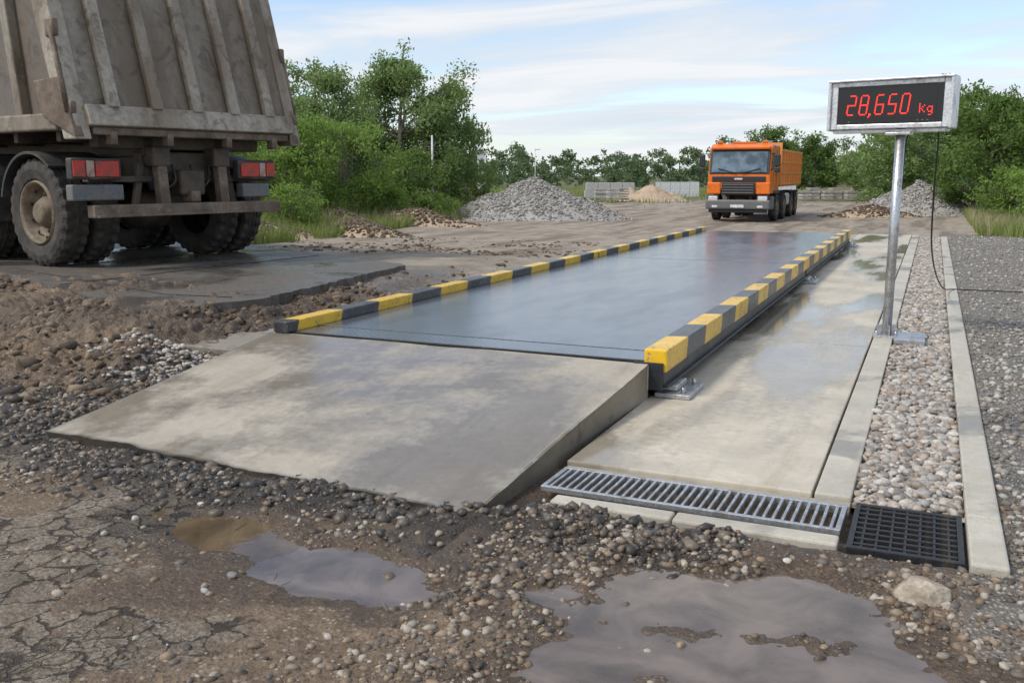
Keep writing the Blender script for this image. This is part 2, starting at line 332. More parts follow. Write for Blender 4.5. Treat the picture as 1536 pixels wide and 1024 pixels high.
def ground_h(x,y):
    h=-.055+0*x
    h=h+.21*bank(x,y)
    far=ss(28,60,np.hypot(x,y))
    rough=(fbm(x*1.1,y*1.1,1,3)-.5)*.07
    bil=np.abs(fbm(x*4,y*4,2,5)-.5)*2
    clod=(.5-bil)*.055
    fine=(fbm(x*22,y*22,3,3)-.5)*.026
    bz=bankzone(x,y);crumb=crumble(x,y);ak=1-.65*aspz(x,y)
    b2=fbm(x*7,y*7,4,3);lump=np.clip(b2-.5,0,1)*.22
    h=h+rough*(1+1.2*bz)+clod*(.3+1.7*bz+.6*crumb)*ak+fine*(.6+1.6*bz+crumb)*ak+lump*(bz+.25*crumb)
    p1,p2,p3=puddle_mask(x,y)
    pd=np.maximum(np.maximum(ss(-.25,.35,p1),ss(-.25,.35,p2)),ss(-.3,.4,p3))
    flat=np.clip(pd*1.1,0,1);h=h*(1-flat)+(-.080+fine*.8+rough*.25)*flat
    h=h+.022*rect(x,y,-1.7,.42,3.95,4.2,.15)
    gz=ss(.0,3.5,-(x+15+.1*(y-16)))*ss(15,20,y)*(1-far)
    h=h+gz*(.25+.5*fbm(x*.25,y*.25,9,3))
    gr=ss(2.0,5,x)*ss(26,32,y)*(1-far);h=h+gr*.25*fbm(x*.4,y*.4,12,3)
    m=rect(x,y,-5.25,.42,4.85,27.6,.02);h=h*(1-m)+np.minimum(h,-.09)*m
    m=rect(x,y,-1.82,.40,4.12,4.9,.01);h=h*(1-m)+np.minimum(h,-.085)*m
    m=rect(x,y,.42,9,3.9,28,.25);h=h*(1-m)+(-.03+rough*.35+fine*.4)*m
    m=rect(x,y,-5.2,-1.82,4.10,6.5,.14);h=h*(1-m)+np.minimum(h,-.07)*m
    return h

def axis(dense,growneg,growpos,lo,hi):
    a=list(dense);v=a[0];st=a[1]-a[0];neg=[]
    while v>lo: st*=growneg;v-=st;neg.append(v)
    pos=[];v=a[-1];st=a[-1]-a[-2]
    while v<hi: st*=growpos;v+=st;pos.append(v)
    return np.array(neg[::-1]+a+pos)
gx=axis(np.arange(-8.6,1.6,.016),1.04,1.06,-700,700)
gy=axis(np.arange(2.1,8.2,.016),1.2,1.022,-60,900)
X,Y=np.meshgrid(gx,gy);x=X.ravel();y=Y.ravel()
z=ground_h(x,y);nx,ny=len(gx),len(gy)
idx=np.arange(nx*ny).reshape(ny,nx)
F=np.stack([idx[:-1,:-1],idx[:-1,1:],idx[1:,1:],idx[1:,:-1]],-1).reshape(-1,4)
g=mesh_np('ground',np.stack([x,y,z],1),F,M['ground'],True)
p1,p2,p3=puddle_mask(x,y)
asp=aspz(x,y)
grass=np.maximum(ss(.0,1.5,-(x+14+.12*(y-16)))*ss(15,18,y),ss(1.0,3,x)*ss(27,30,y))
grass=np.clip(grass+ss(45,70,np.hypot(x,y))*.75,0,1)*(.35+.9*fbm(x*.3,y*.3,17,3))
gravel=np.clip(rect(x,y,.42,12,3.6,29,.4),0,1)
wetm=np.clip(ss(-.85,-.1,np.maximum(np.maximum(p1,p2),p3))+.8*crumble(x,y)+.55*rect(x,y,-7.6,-5.4,8,13,.8)*fbm(x,y,50)*1.7+.6*ss(.5,.6,fbm(x*.9,y*.9,51,3))*(y<9)*(1-asp),0,1)
road=ss(8,12,y)*(1-ss(50,80,np.hypot(x,y))*.4)*(1-grass)*(1-gravel)*ss(.0,1,13.5+.1*(y-16)-np.abs(x+7))
road=np.clip(road,0,1)
dark=np.clip(crumble(x,y)*1.1+.6*rect(x,y,-7.8,-5.4,7.6,11.5,.6)*fbm(x*2,y*2,52),0,1)
for nm,(a,b,c) in {'zone':(asp,grass,gravel),'zone2':(wetm,road,dark)}.items():
    at=g.data.color_attributes.new(nm,'FLOAT_COLOR','POINT')
    at.data.foreach_set('color',np.stack([a,b,c,np.ones_like(a)],1).astype(np.float32).ravel())
def puddle_shape(name,sel,x0,x1,y0,y1,mat,z):
    gx=np.arange(x0,x1,.02);gy=np.arange(y0,y1,.02);X,Y=np.meshgrid(gx,gy);a=X.ravel();b=Y.ravel()
    pm=puddle_mask(a,b);m=pm[sel]>-.3
    if sel==0: m&=pm[0]>=pm[1]
    if sel==1: m&=pm[1]>pm[0]-.15
    idx=np.arange(a.size).reshape(len(gy),len(gx));F=np.stack([idx[:-1,:-1],idx[:-1,1:],idx[1:,1:],idx[1:,:-1]],-1).reshape(-1,4)
    F=F[m[F].all(1)];u,inv=np.unique(F,return_inverse=True)
    mesh_np(name,np.stack([a[u],b[u],np.full(len(u),z)],1),inv.reshape(-1,4),mat,True)
puddle_shape('puddle',0,-3.9,-2.1,2.6,3.9,M['water1'],-.0690)
puddle_shape('puddle',1,-3.0,-1.3,2.3,3.7,M['water2'],-.0695)
puddle_shape('puddle',2,-2.2,.8,1.8,4.3,M['water2'],-.0705)

# ---------------- stones
def ico(sub):
    bm=bmesh.new();bmesh.ops.create_icosphere(bm,subdivisions=sub,radius=1)
    v=np.array([q.co[:] for q in bm.verts]);f=np.array([[w.index for w in p.verts] for p in bm.faces]);bm.free();return v,f
ICO={1:ico(1),2:ico(2),4:ico(4)}
def stones(name,P,S,mat,sub=1,flat=.65,jit=.22,smooth=False,tilt=.5,parent=None):
    v,f=ICO[sub];n=len(P);P=np.asarray(P);S=np.asarray(S)
    V=np.repeat(v[None],n,0)*(1+rng.uniform(-jit,jit,(n,len(v),1)))
    V=V*np.stack([rng.uniform(.75,1.35,n),rng.uniform(.6,1.0,n),rng.uniform(flat*.7,flat*1.25,n)],1)[:,None,:]
    a=rng.uniform(0,6.283,n);b=rng.normal(0,tilt,n)
    ca,sa,cb,sb=np.cos(a),np.sin(a),np.cos(b),np.sin(b)
    y2=V[:,:,1]*cb[:,None]-V[:,:,2]*sb[:,None];z2=V[:,:,1]*sb[:,None]+V[:,:,2]*cb[:,None]
    x3=V[:,:,0]*ca[:,None]-y2*sa[:,None];y3=V[:,:,0]*sa[:,None]+y2*ca[:,None]
    V=np.stack([x3,y3,z2],2)*S[:,None,None]+P[:,None,:]
    F=(f[None]+(np.arange(n)*len(v))[:,None,None]).reshape(-1,3)
    return mesh_np(name,V.reshape(-1,3),F,mat,smooth,parent=parent)
def strip(n,x0,x1,y0,y1,z,s0,s1):
    return np.stack([rng.uniform(x0,x1,n),rng.uniform(y0,y1,n),np.full(n,z)+rng.uniform(-.014,.014,n)],1),s0+(s1-s0)*rng.uniform(0,1,n)**1.5
a,b=strip(3300,-.25,.23,4.82,9.5,-.035,.016,.044);c,d=strip(7500,-.25,.23,9.5,27.3,-.035,.02,.040)
e,f_=strip(1500,-.25,.23,4.82,9.5,-.014,.015,.038)
k1,k2=strip(900,-6.8,-5.25,5.35,6.45,-.005,.014,.036)
stones('river_pebbles',np.concatenate([a,c,e]),np.concatenate([b,d,f_]),M['pebble'],2,.62,.09,True,.35)
k1[:,2]=ground_h(k1[:,0],k1[:,1])+.004
k=fbm(k1[:,0]*1.6,k1[:,1]*1.6,91,3)>.40
stones('river_pebbles',k1[k],k2[k],M['pebble'],2,.62,.09,True,.35)
def scatter(n,x0,x1,y0,y1,s0,s1,dens,pw=2.2,sink=.25):
    X=rng.uniform(x0,x1,n);Y=rng.uniform(y0,y1,n);k=rng.uniform(0,1,n)<dens(X,Y);X=X[k];Y=Y[k]
    S=s0+(s1-s0)*rng.uniform(0,1,len(X))**pw
    return np.stack([X,Y,ground_h(X,Y)+S*sink],1),S
def pud(X,Y):
    a,b,c=puddle_mask(X,Y);return ss(-.1,.15,np.maximum(np.maximum(a,b),c))
foot=lambda X,Y:((X>-5.1)&(X<-1.86)&(Y>4.12)&(Y<6.5))|((X>-1.86)&(X<.42)&(Y>4.14))
def dn1(X,Y):
    d=.20+.75*ss(-2.4,-1.0,X)+.3*crumble(X,Y);d=d*(.06+1.5*ss(.33,.66,fbm(X*2.5,Y*2.5,61,4)))
    return d*(1-pud(X,Y)*.95)*(1-.8*aspz(X,Y))*(~foot(X,Y))
P,S=scatter(76000,-6.5,1.6,2.1,5.2,.003,.028,dn1,4.4,.0);stones('loose_gravel',P,S,M['gstone'],1)
def dn2(X,Y): return np.clip(crumble(X,Y)*1.3,0,1)*ss(.28,.56,fbm(X*3,Y*3,63,3))*(1-pud(X,Y)*.9)*(~foot(X,Y))
P,S=scatter(44000,-8,-.3,2.6,6.8,.004,.046,dn2,5.2,.0);stones('asphalt_crumble',P,S,M['dstone'],1)
def dn3(X,Y): return ss(-5.2,-5.7,X)*ss(4.4,5.2,Y)*ss(.32,.65,fbm(X*1.2,Y*1.2,66,3))
P,S=scatter(20000,-13,-5.2,4.4,10.5,.007,.07,dn3,4.6,.0)
s_=(P[:,0]+7.2)*(-.40)+(P[:,1]-7.0)*(-.915);k=(s_>.05)|(P[:,0]>-7.0);stones('soil_clods',P[k],S[k],M['clod'],1,.7,.3)
def dn3b(X,Y): return ss(.38,.72,fbm(X*.7,Y*.7,66,3))*(X<-5.3)
P,S=scatter(8000,-14,-5.3,8,22,.01,.07,dn3b,4.5,.0)
k=~((P[:,0]<-7.2)&(P[:,1]<15.2));stones('soil_clods',P[k],S[k],M['clod'],1,.6,.3)
P,S=scatter(30000,.42,5,3.4,12,.005,.032,lambda X,Y:.9-.05*(Y-4),2.6);stones('loose_gravel',P,S,M['graygravel'],1)
P,S=scatter(12000,.42,8,12,28,.012,.035,lambda X,Y:.8+0*X,2.4);stones('loose_gravel',P,S,M['graygravel'],1)
P,S=scatter(60,-4,1,2.3,4.1,.010,.026,lambda X,Y:(1-pud(X,Y))*(~foot(X,Y)),1,.2);stones('loose_gravel',P,S,M['pebble'],2,.65,.12,True)
v,f=ICO[4];u=v*1.0
for dvec,off in (((.3,.2,.9),.62),((-.8,.1,.5),.72),((.7,-.6,.3),.74),((.1,.9,.4),.75),((-.3,-.8,.35),.7),((.9,.4,0),.85),((-.5,.5,.7),.72),((.0,-.5,.85),.68)):
    n_=np.array(dvec);n_=n_/np.linalg.norm(n_);dd=u@n_;u=u-np.outer(np.clip(dd-off,0,None),n_)
u=u*(1+.06*(fbm(v[:,0]*4+v[:,2]*3,v[:,1]*4-v[:,2]*2,3,4)-.5)[:,None]*2)
mesh_np('boulder',u*np.array([.112,.085,.088])+np.array([.07,3.83,-.03]),f,simple('boulder_stone',(.42,.36,.28),.8,0,.35,(.2,.16,.12),.5,9),True)
for i in range(10):
    a=random.uniform(0,6.28);px,py=random.uniform(-3.4,-1.4),random.uniform(2.5,3.3);l=random.uniform(.06,.18)
    pz=float(ground_h(np.array([px]),np.array([py]))[0])+.012
    tubeobj('twig',None,[(px,py,pz),(px+math.cos(a)*l*.5,py+math.sin(a)*l*.5+.008,pz+.008),(px+math.cos(a)*l,py+math.sin(a)*l,pz+.002)],[.0025,.002,.001],M['bark'],5)

# ---------------- concrete works
def ramp():
    nx,ny=90,70;V=[];F=[]
    for j in range(ny+1):
        v=j/ny
        for i in range(nx+1):
            u=i/nx
            e_=(float(fbm(np.array(u*14.),np.array(3.3),5,4))-.5)*.14*(1-u*.5)
            xb=-5.10+3.17*u;yb=4.12-.25*u+e_
            xt=-5.14+3.35*u;yt=6.43
            X_=xb+(xt-xb)*v;Y_=yb+(yt-yb)*v
            zz=-.022+.282*v+(float(vn(np.array(X_*2.),np.array(Y_*2.),8))-.5)*.008
            if i==nx: zz-=.005*float(vn(np.array(v*30.),np.array(2.),9))
            V.append((X_,Y_,zz))
    N=nx+1
    for j in range(ny):
        for i in range(nx): F.append((j*N+i,j*N+i+1,(j+1)*N+i+1,(j+1)*N+i))
    mi=[0]*len(F)
    def skirt(ids):
        b=len(V)
        for k in ids: V.append((V[k][0],V[k][1],-.2))
        for q in range(len(ids)-1): F.append((ids[q+1],ids[q],b+q,b+q+1));mi.append(1)
    skirt([j*N+nx for j in range(ny+1)][::-1]);skirt([j*N for j in range(ny+1)]);skirt(list(range(N))[::-1]);skirt([ny*N+i for i in range(N)])
    return mesh_np('concrete_ramp',V,F,[M['ramp'],M['rough']],False,mi)
ramp()
slab=empty('concrete_slab')
ys=[4.80,9.3,13.8,18.3,22.8,27.5]
for i in range(5):
    a,b=ys[i],ys[i+1]-.012
    box('panel_%d'%i,slab,((-1.80-.462)/2+.0,(a+b)/2,-.09),(1.80-.462,b-a,.18),M['slab'],.008)
    box('edge_panel_%d'%i,slab,((-.448-.27)/2,(a+b)/2,-.088),(.178,b-a,.18),M['kerb'],.008)
box('bridge_foundation',slab,(-3.5,16.9,-.1),(3.37,20.8,.17),M['rough'],0)
fs=empty('drain_surround')
box('front_strip_a',fs,(-1.35,4.235,-.08),(.62,.11,.13),M['kerb'],.012)
box('front_strip_b',fs,(-.655,4.23,-.079),(.75,.12,.13),M['kerb'],.012)
box('back_lip',fs,(-1.03,4.765,-.10),(1.52,.06,.15),M['rough'],.006)
kb=empty('concrete_kerb')
yy=4.13
for k,l in enumerate([.62]+[2.0]*11+[.3]):
    box('kerb_stone_%d'%k,kb,(.325,yy+l/2,-.10),(.15,l-.006,.21),M['kerb'],.012);yy+=l
pl=empty('drain_cover_slab',(-5.85,7.05,.02));box('plate',pl,(0,0,0),(1.05,1.1,.07),M['plate'],.01)
mesh_np('pebble_bed',[(-.27,4.80,-.052),(.25,4.80,-.052),(.25,27.5,-.052),(-.27,27.5,-.052)],[(0,1,2,3)],M['graygravel'])

gt=empty('drainage_grate',(-1.03,4.53,-.012),math.radians(-.8))
Lx,Ly=1.50,.36
for s in (-1,1):
    box('frame_long_%d'%s,gt,(0,s*(Ly/2-.012),-.012),(Lx,.024,.03),M['galv'],.003)
    box('frame_end_%d'%s,gt,(s*(Lx/2-.012),0,-.012),(.024,Ly-.048,.03),M['galv'],.003)
nb=33
for i in range(nb):
    box('bar_%d'%i,gt,(-Lx/2+.045+i*(Lx-.09)/(nb-1),0,-.012),(.015,Ly-.05,.026),M['galv'],.003)
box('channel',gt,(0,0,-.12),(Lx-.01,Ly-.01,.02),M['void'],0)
bg=empty('cast_iron_grate',(-.005,4.47,-.018))
Lx,Ly=.475,.61
for s in (-1,1):
    box('frame_y_%d'%s,bg,(0,s*(Ly/2-.012),-.012),(Lx,.026,.035),M['castiron'],.004)
    box('frame_x_%d'%s,bg,(s*(Lx/2-.012),0,-.012),(.026,Ly-.052,.035),M['castiron'],.004)
for i in range(1,8): box('bar_x_%d'%i,bg,(-Lx/2+i*Lx/8,0,-.014),(.012,Ly-.05,.028),M['castiron'],.003)
for i in range(1,9): box('bar_y_%d'%i,bg,(0,-Ly/2+i*Ly/9,-.0105),(Lx-.05,.016,.028),M['castiron'],.003)
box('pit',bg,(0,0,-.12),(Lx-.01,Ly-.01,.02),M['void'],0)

# ---------------- weighbridge
wb=empty('weighbridge',(0,0,0))
box('deck_front_strip',wb,(-3.43,6.66,.245),(3.2,.36,.05),M['deck'],.004)
box('deck_plate_1',wb,(-3.43,10.75,.247),(3.2,7.78,.05),M['deck'],.004)
box('deck_plate_2',wb,(-3.43,18.66,.247),(3.2,7.98,.05),M['deck'],.004)
box('deck_end_angle',wb,(-3.43,6.465,.24),(3.3,.022,.07),M['blacksteel'],.003)
box('under_deck',wb,(-3.45,14.55,.20),(3.1,16.1,.04),M['blacksteel'],0)
for i,xx in enumerate((-4.9,-4.0,-3.0,-2.05)): box('girder_%d'%i,wb,(xx,14.55,.12),(.14,16.0,.13),M['blacksteel'],0)
for i,(a,b) in enumerate(((6.44,14.62),(14.70,22.65))):
    c=(a+b)/2;l=b-a
    box('right_rail_%d'%i,wb,(-1.745,c,.282),(.17,l,.165),M['stripe'],.012)
    box('right_beam_web_%d'%i,wb,(-1.745,c,.15),(.13,l-.02,.10),M['blacksteel'],.004)
    box('right_beam_flange_%d'%i,wb,(-1.735,c,.095),(.17,l-.02,.018),M['blacksteel'],.004)
    box('left_rail_%d'%i,wb,(-5.03,c-.04,.315),(.15,l,.10),M['stripe'],.012)
    box('left_beam_%d'%i,wb,(-5.03,c-.03,.18),(.14,l-.02,.17),M['blacksteel'],.004)
box('rail_joint',wb,(-1.745,14.66,.20),(.15,.075,.26),M['blacksteel'],.003)
box('left_rail_joint',wb,(-5.03,14.62,.26),(.12,.075,.18),M['blacksteel'],.003)
box('end_plate',wb,(-1.79,6.425,.17),(.22,.016,.20),M['blacksteel'],.003)
box('end_strap',wb,(-1.80,6.41,.16),(.03,.012,.18),M['galv'],.003)
for i,yy in enumerate((6.72,14.66,22.5)):
    box('foot_plate_%d'%i,wb,(-1.63,yy,.02),(.26,.46,.035),M['galv'],.006)
    box('load_cell_%d'%i,wb,(-1.70,yy,.062),(.18,.30,.048),M['galv'],.012)
    for q in (-1,1):
        tubeobj('bolt_%d_%d'%(i,q),wb,[(-1.56,yy+q*.17,.03),(-1.56,yy+q*.17,.08)],.016,M['galv'],6)
    box('left_foot_%d'%i,wb,(-5.0,yy,.04),(.2,.4,.08),M['galv'],.006)

# ---------------- weight display sign
sg=empty('weight_display_sign',(-.335,10.0,0))
tubeobj('pole',sg,[(0,0,.02),(0,0,2.05)],.045,M['galv'],24)
box('base_plate',sg,(.0,0,.012),(.24,.30,.024),M['galv'],.004)
box('base_footing',sg,(.22,-.08,.005),(.28,.5,.05),M['galv'],.006)
for a in range(4):
    dx,dy=[(1,1),(-1,1),(1,-1),(-1,-1)][a]
    tubeobj('anchor_%d'%a,sg,[(dx*.09,dy*.12,.02),(dx*.09,dy*.12,.07)],.013,M['galv'],6)
    r=math.pi/2*a+.3
    box('gusset_%d'%a,sg,(math.cos(r)*.065,math.sin(r)*.065,.07),(.06,.012,.10),M['galv'],.002,(0,0,r))
hd=bpy.data.objects.new('display_head',None);sc.collection.objects.link(hd);hd.parent=sg;hd.location=(-.10,0,2.265);hd.rotation_euler=(0,0,math.radians(-12.5));hd.scale=(.89,.89,.90)
box('mount_bar',hd,(0,0,-.275),(1.2,.12,.035),M['alu'],.006)
box('mount_flange',hd,(.1,0,-.305),(.26,.14,.03),M['galv'],.006)
box('housing',hd,(0,.02,0),(1.24,.20,.50),M['alu'],.012)
for s in (-1,1):
    box('side_cap_%d'%s,hd,(s*.635,.0,0),(.035,.28,.53),M['alu'],.012)
    box('bezel_v_%d'%s,hd,(s*.585,-.092,0),(.07,.03,.50),M['alu'],.008)
    box('bezel_h_%d'%s,hd,(0,-.092,s*.225),(1.10,.03,.05),M['alu'],.008)
box('top_hood',hd,(0,-.02,.262),(1.30,.26,.022),M['alu'],.006)
box('panel',hd,(0,-.083,0),(1.10,.012,.40),M['ledpanel'],.002)
box('led_window',hd,(-.0,-.0905,.01),(.96,.004,.30),M['ledpanel'],.0)
segs={'0':'abcdef','2':'abged','8':'abcdefg','6':'afgedc','5':'afgcd'}
dots=[]
def seg(ch,ox,oz,w,h,n1,n2):
    ep={'a':((0,h),(w,h),n1),'b':((w,h),(w,h/2),n2),'c':((w,h/2),(w,0),n2),'d':((0,0),(w,0),n1),'e':((0,0),(0,h/2),n2),'f':((0,h/2),(0,h),n2),'g':((0,h/2),(w,h/2),n1)}
    for s_ in segs[ch]:
        (x0,z0),(x1,z1),n=ep[s_]
        for i in range(n+1):
            t_=i/n;X_=x0+(x1-x0)*t_;Z_=z0+(z1-z0)*t_
            if (Z_<.001 or Z_>h-.001) and (X_<.001 or X_>w-.001): continue
            dots.append((ox+X_+.12*Z_,oz+Z_,.0078))
ox=-.45
for ch in '28,650':
    if ch==',':
        dots+=[(ox-.018,-.095,.009),(ox-.020,-.112,.009),(ox-.030,-.128,.007),(ox-.007,-.100,.007)];ox+=.036;continue
    seg(ch,ox,-.098,.078,.200,5,6);ox+=.132
small={'k':["1...","1..1","1.1.","11..","1.1.","1..1"],'g':[".111","1..1","1..1",".111","...1",".11."]}
for ci,ch in enumerate('kg'):
    for r_,row in enumerate(small[ch]):
        for c_,q in enumerate(row):
            if q=='1': dots.append((.315+ci*.078+c_*.0155,-.008-r_*.0165-(.03 if ch=='g' else 0),.0064))
V=[];F=[]
for (X_,Z_,r) in dots:
    b=len(V)
    for yv in (-.0935,-.0965):
        for k in range(8): V.append((X_+r*math.cos(k*math.pi/4),yv,Z_+r*math.sin(k*math.pi/4)))
    F.append([b+8+k for k in range(8)])
    for k in range(8): F.append([b+k,b+(k+1)%8,b+8+(k+1)%8,b+8+k])
me=bpy.data.meshes.new('digits');me.from_pydata(V,[],F);me.materials.append(M['led']);o=bpy.data.objects.new('digits',me);sc.collection.objects.link(o);o.parent=hd
for i,q in enumerate((-.42,.30,.35,.40)): box('button_%d'%i,hd,(q,-.091,-.172),(.018,.006,.01),M['greybumper'],0)
def bez(P,n=40):
    out=[];P=[Vector(p) for p in P];P=[P[0]]+P+[P[-1]]
    for i in range(1,len(P)-2):
        for k in range(n):
            t=k/n;a,b,c,d=P[i-1:i+3]
            out.append(.5*((2*b)+(c-a)*t+(2*a-5*b+4*c-d)*t*t+(3*b-a-3*c+d)*t**3))
    out.append(P[-2]);return out
tubeobj('power_cable',None,bez([(-.06,9.92,2.06),(.0,10.05,1.98),(.0,10.3,1.4),(.03,11.2,.75),(.18,13.2,.18),(.42,14.6,.0),(1.2,14.7,-.01),(3.2,14.5,-.01),(6,14.8,-.01)],16),.009,M['cable'],6)
tubeobj('power_lead',sg,bez([(.08,.06,2.06),(.08,.07,2.0),(.05,.05,1.9),(.04,.03,1.5)],8),.008,M['cable'],6)

# ---------------- asphalt pad
def pad():
    pts=[(-19,12.2),(-12.2,9.22),(-9.7,8.12),(-7.2,7.0),(-6.75,8.3),(-7.3,12.4),(-14.0,15.6),(-22,17.5)]
    par=empty('asphalt_pad')
    me=bpy.data.meshes.new('pad_surface');P=[]
    for i in range(len(pts)):
        a=pts[i];b=pts[(i+1)%len(pts)];L=math.hypot(b[0]-a[0],b[1]-a[1]);m=max(1,int(L/.10))
        for k in range(m):
            t=k/m;P.append((a[0]+(b[0]-a[0])*t+random.uniform(-.04,.04),a[1]+(b[1]-a[1])*t+random.uniform(-.04,.04)))
    n=len(P);V=[(a,b,.245) for a,b in P]+[(a+random.uniform(-.02,.02),b+random.uniform(-.05,.01),.05) for a,b in P]
    F=[tuple(range(n))]+[(i,i+n,(i+1)%n+n,(i+1)%n) for i in range(n)]
    me.from_pydata(V,[],F);me.materials.append(M['pad']);o=bpy.data.objects.new('pad_surface',me);sc.collection.objects.link(o);o.parent=par
    tubeobj('joint_1',par,[(-9.9,8.3,.247),(-9.5,13.2,.247)],.007,M['void'],6)
    tubeobj('joint_2',par,[(-12.2,9.5,.247),(-8.0,8.1,.247),(-7.1,8.2,.247)],.006,M['void'],6)
pad()

# ---------------- trucks
def wheel(par,cx,cy,R,w,side,rub,rimmat,front=False,dual=False):
    def tire(name,yc):
        h=w/2
        prof=[(-h*.62,R*.56),(-h*.9,R*.64),(-h,R*.80),(-h*.93,R*.93),(-h*.78,R),(-h*.35,R),(-h*.3,R*.975),(-h*.05,R*.975),(0,R),(h*.05,R*.975),(h*.3,R*.975),(h*.35,R),(h*.78,R),(h*.93,R*.93),(h,R*.80),(h*.9,R*.64),(h*.62,R*.56)]
        def mod(i,k):
            if i in(4,5,11,12,3,13): return R*.035 if ((k+(2 if i>8 else 0))%4)<2 else 0
            if i==8: return R*.02 if k%4==0 else 0
            return 0
        lathe(name,par,prof,(cx,yc,R),rub,112,mod,False)
    tire('tyre',cy)
    if dual: tire('inner_tyre',cy-side*(w+.04))
    h=w/2*side
    if front: pr=[(h*.7,R*.60),(h*.95,R*.575),(h*.6,R*.5),(h*.55,R*.40),(h*.95,R*.34),(h*1.1,R*.22),(h*1.25,R*.2),(h*1.25,.001)]
    else: pr=[(h*.75,R*.60),(h*.98,R*.575),(h*.7,R*.53),(h*.1,R*.5),(-h*.1,R*.44),(-h*.15,R*.32),(h*.25,R*.30),(h*.75,R*.2),(h*.85,R*.17),(h*.85,.001)]
    lathe('rim',par,pr,(cx,cy,R),rimmat,40)
    for i in range(10):
        a=i*2*math.pi/10;y0=cy+(h*.95 if front else -h*.12)
        r=R*.28 if front else R*.38
        tubeobj('lug_%d'%i,par,[(cx+math.cos(a)*r,y0,R+math.sin(a)*r),(cx+math.cos(a)*r,y0+h*.16,R+math.sin(a)*r)],R*.03,rimmat,6)
        if not front:
            r2=R*.47;a+=.314
            tubeobj('hand_hole_%d'%i,par,[(cx+math.cos(a)*r2,cy+h*.30,R+math.sin(a)*r2),(cx+math.cos(a)*r2,cy+h*.34,R+math.sin(a)*r2)],R*.035,M['void'],10)
def arch(name,par,cx,cy,R,w,mat,a0=-10,a1=190,r2=1.16):
    pts=[];n=18
    for i in range(n+1):
        a=math.radians(a0+(a1-a0)*i/n);pts.append((cx+math.cos(a)*R*r2,R+math.sin(a)*R*r2))
    for i in range(n,-1,-1):
        a=math.radians(a0+(a1-a0)*i/n);pts.append((cx+math.cos(a)*R*(r2+.05),R+math.sin(a)*R*(r2+.05)))
    V=[(a,cy-w/2,b) for a,b in pts]+[(a,cy+w/2,b) for a,b in pts];m=len(pts);F=[]
    for i in range(m): F.append((i,i+m,(i+1)%m+m,(i+1)%m))
    for i in range(n):
        j=m-1-i;F.append((i,i+1,j-1,j));F.append((i+m,j+m,j-1+m,i+1+m))
    me=bpy.data.meshes.new(name);me.from_pydata(V,[],F);me.materials.append(mat);o=bpy.data.objects.new(name,me);sc.collection.objects.link(o);o.parent=par;return o
def chassis(t,L,rear0=.3):
    for s in (-1,1): box('chassis_rail_%d'%s,t,((L+rear0)/2,s*.42,.95),(L-rear0,.09,.26),M['chassis'],.01)
    for i in range(6): box('cross_member_%d'%i,t,(rear0+.1+i*(L-1)/5,0,.95),(.12,.8,.2),M['chassis'],.01)

t1=empty('dump_truck',(-10.37,11.36,.247),math.radians(168.4),1.5)
R=.53
chassis(t1,8.2)
for i,ax in enumerate((.98,2.35)):
    for s in (-1,1): wheel(t1,ax,s*1.06,R,.29,s,M['rubber'],M['rim'],dual=True)
    tubeobj('axle_%d'%i,t1,[(ax,-1.1,R),(ax,-.3,R),(ax,-.2,R),(ax,.2,R),(ax,.3,R),(ax,1.1,R)],[.09,.09,.2,.2,.09,.09],M['chassis'],12)
for s in (-1,1): wheel(t1,6.6,s*1.08,R,.3,s,M['rubber'],M['rim'],front=True)
tubeobj('front_axle',t1,[(6.6,-1,R),(6.6,1,R)],.08,M['chassis'],8)
for s in (-1,1):
    arch('mudguard_%d'%s,t1,.98,s*.93,R,.62,M['guard'],15,130,1.08)
    arch('mudguard_b_%d'%s,t1,2.35,s*.93,R,.62,M['guard'],50,190,1.08)
    box('guard_bracket_%d'%s,t1,(.22,s*.75,.86),(.1,.7,.06),M['chassis'],.01)
    yb=1.07 if s>0 else -.80
    box('lamp_housing_%d'%s,t1,(.10,yb,.955),(.10,.50,.20),M['guard'],.015)
    box('lamp_red_%d'%s,t1,(.045,yb-s*.10,.955),(.02,.24,.15),M['redlens'],.008)
    box('lamp_amber_%d'%s,t1,(.045,yb+s*.18,.955),(.02,.12,.15),M['redlens'],.008)
    box('lamp_white_%d'%s,t1,(.045,yb+s*.07,.955),(.02,.08,.15),M['whitelens'],.008)
    box('step_box_%d'%s,t1,(.12,yb-s*.01,.735),(.12,.52 if s>0 else .36,.15),M['greybumper'],.015)
    box('bumper_arm_%d'%s,t1,(.10,s*.36,.78),(.10,.11,.5),M['rusty'],.01,(0,.1,0))
    box('bumper_arm_b_%d'%s,t1,(.16,s*.36,1.08),(.2,.2,.2),M['chassis'],.02)
    box('hanger_%d'%s,t1,(.22,s*.55,.80),(.05,.07,.45),M['chassis'],.01,(0.2*s,0,0))
box('bumper_bar',t1,(.02,.07,.56),(.13,2.22,.12),M['rusty'],.015)
box('bumper_lip',t1,(-.03,.07,.515),(.10,2.18,.02),M['rusty'],.004)
box('rear_cross',t1,(.3,0,.98),(.14,1.0,.3),M['chassis'],.02)
box('tow_block',t1,(.18,0,.82),(.2,.3,.26),M['chassis'],.03)
tubeobj('air_tank',t1,[(.75,-.32,.62),(.75,.32,.62)],.12,M['chassis'],16)
box('hitch',t1,(.12,0,.68),(.16,.12,.12),M['rusty'],.02)
for i in range(3): tubeobj('hose_%d'%i,t1,bez([(.16,-.25+i*.22,1.0),(.1,-.2+i*.2,.84),(.16,-.1+i*.2,.76),(.3,.0+i*.1,.9)],8),.014,M['cable'],6)
zb,zt=1.36,2.95;ln=.25;xf=5.2
lean=lambda z:(z-zb)*ln
poly('body_floor',t1,[(.02,zb-.03),(xf,zb-.03),(xf,zb+.08),(.04,zb+.08)],(-1.14,1.14),M['body'],.01)
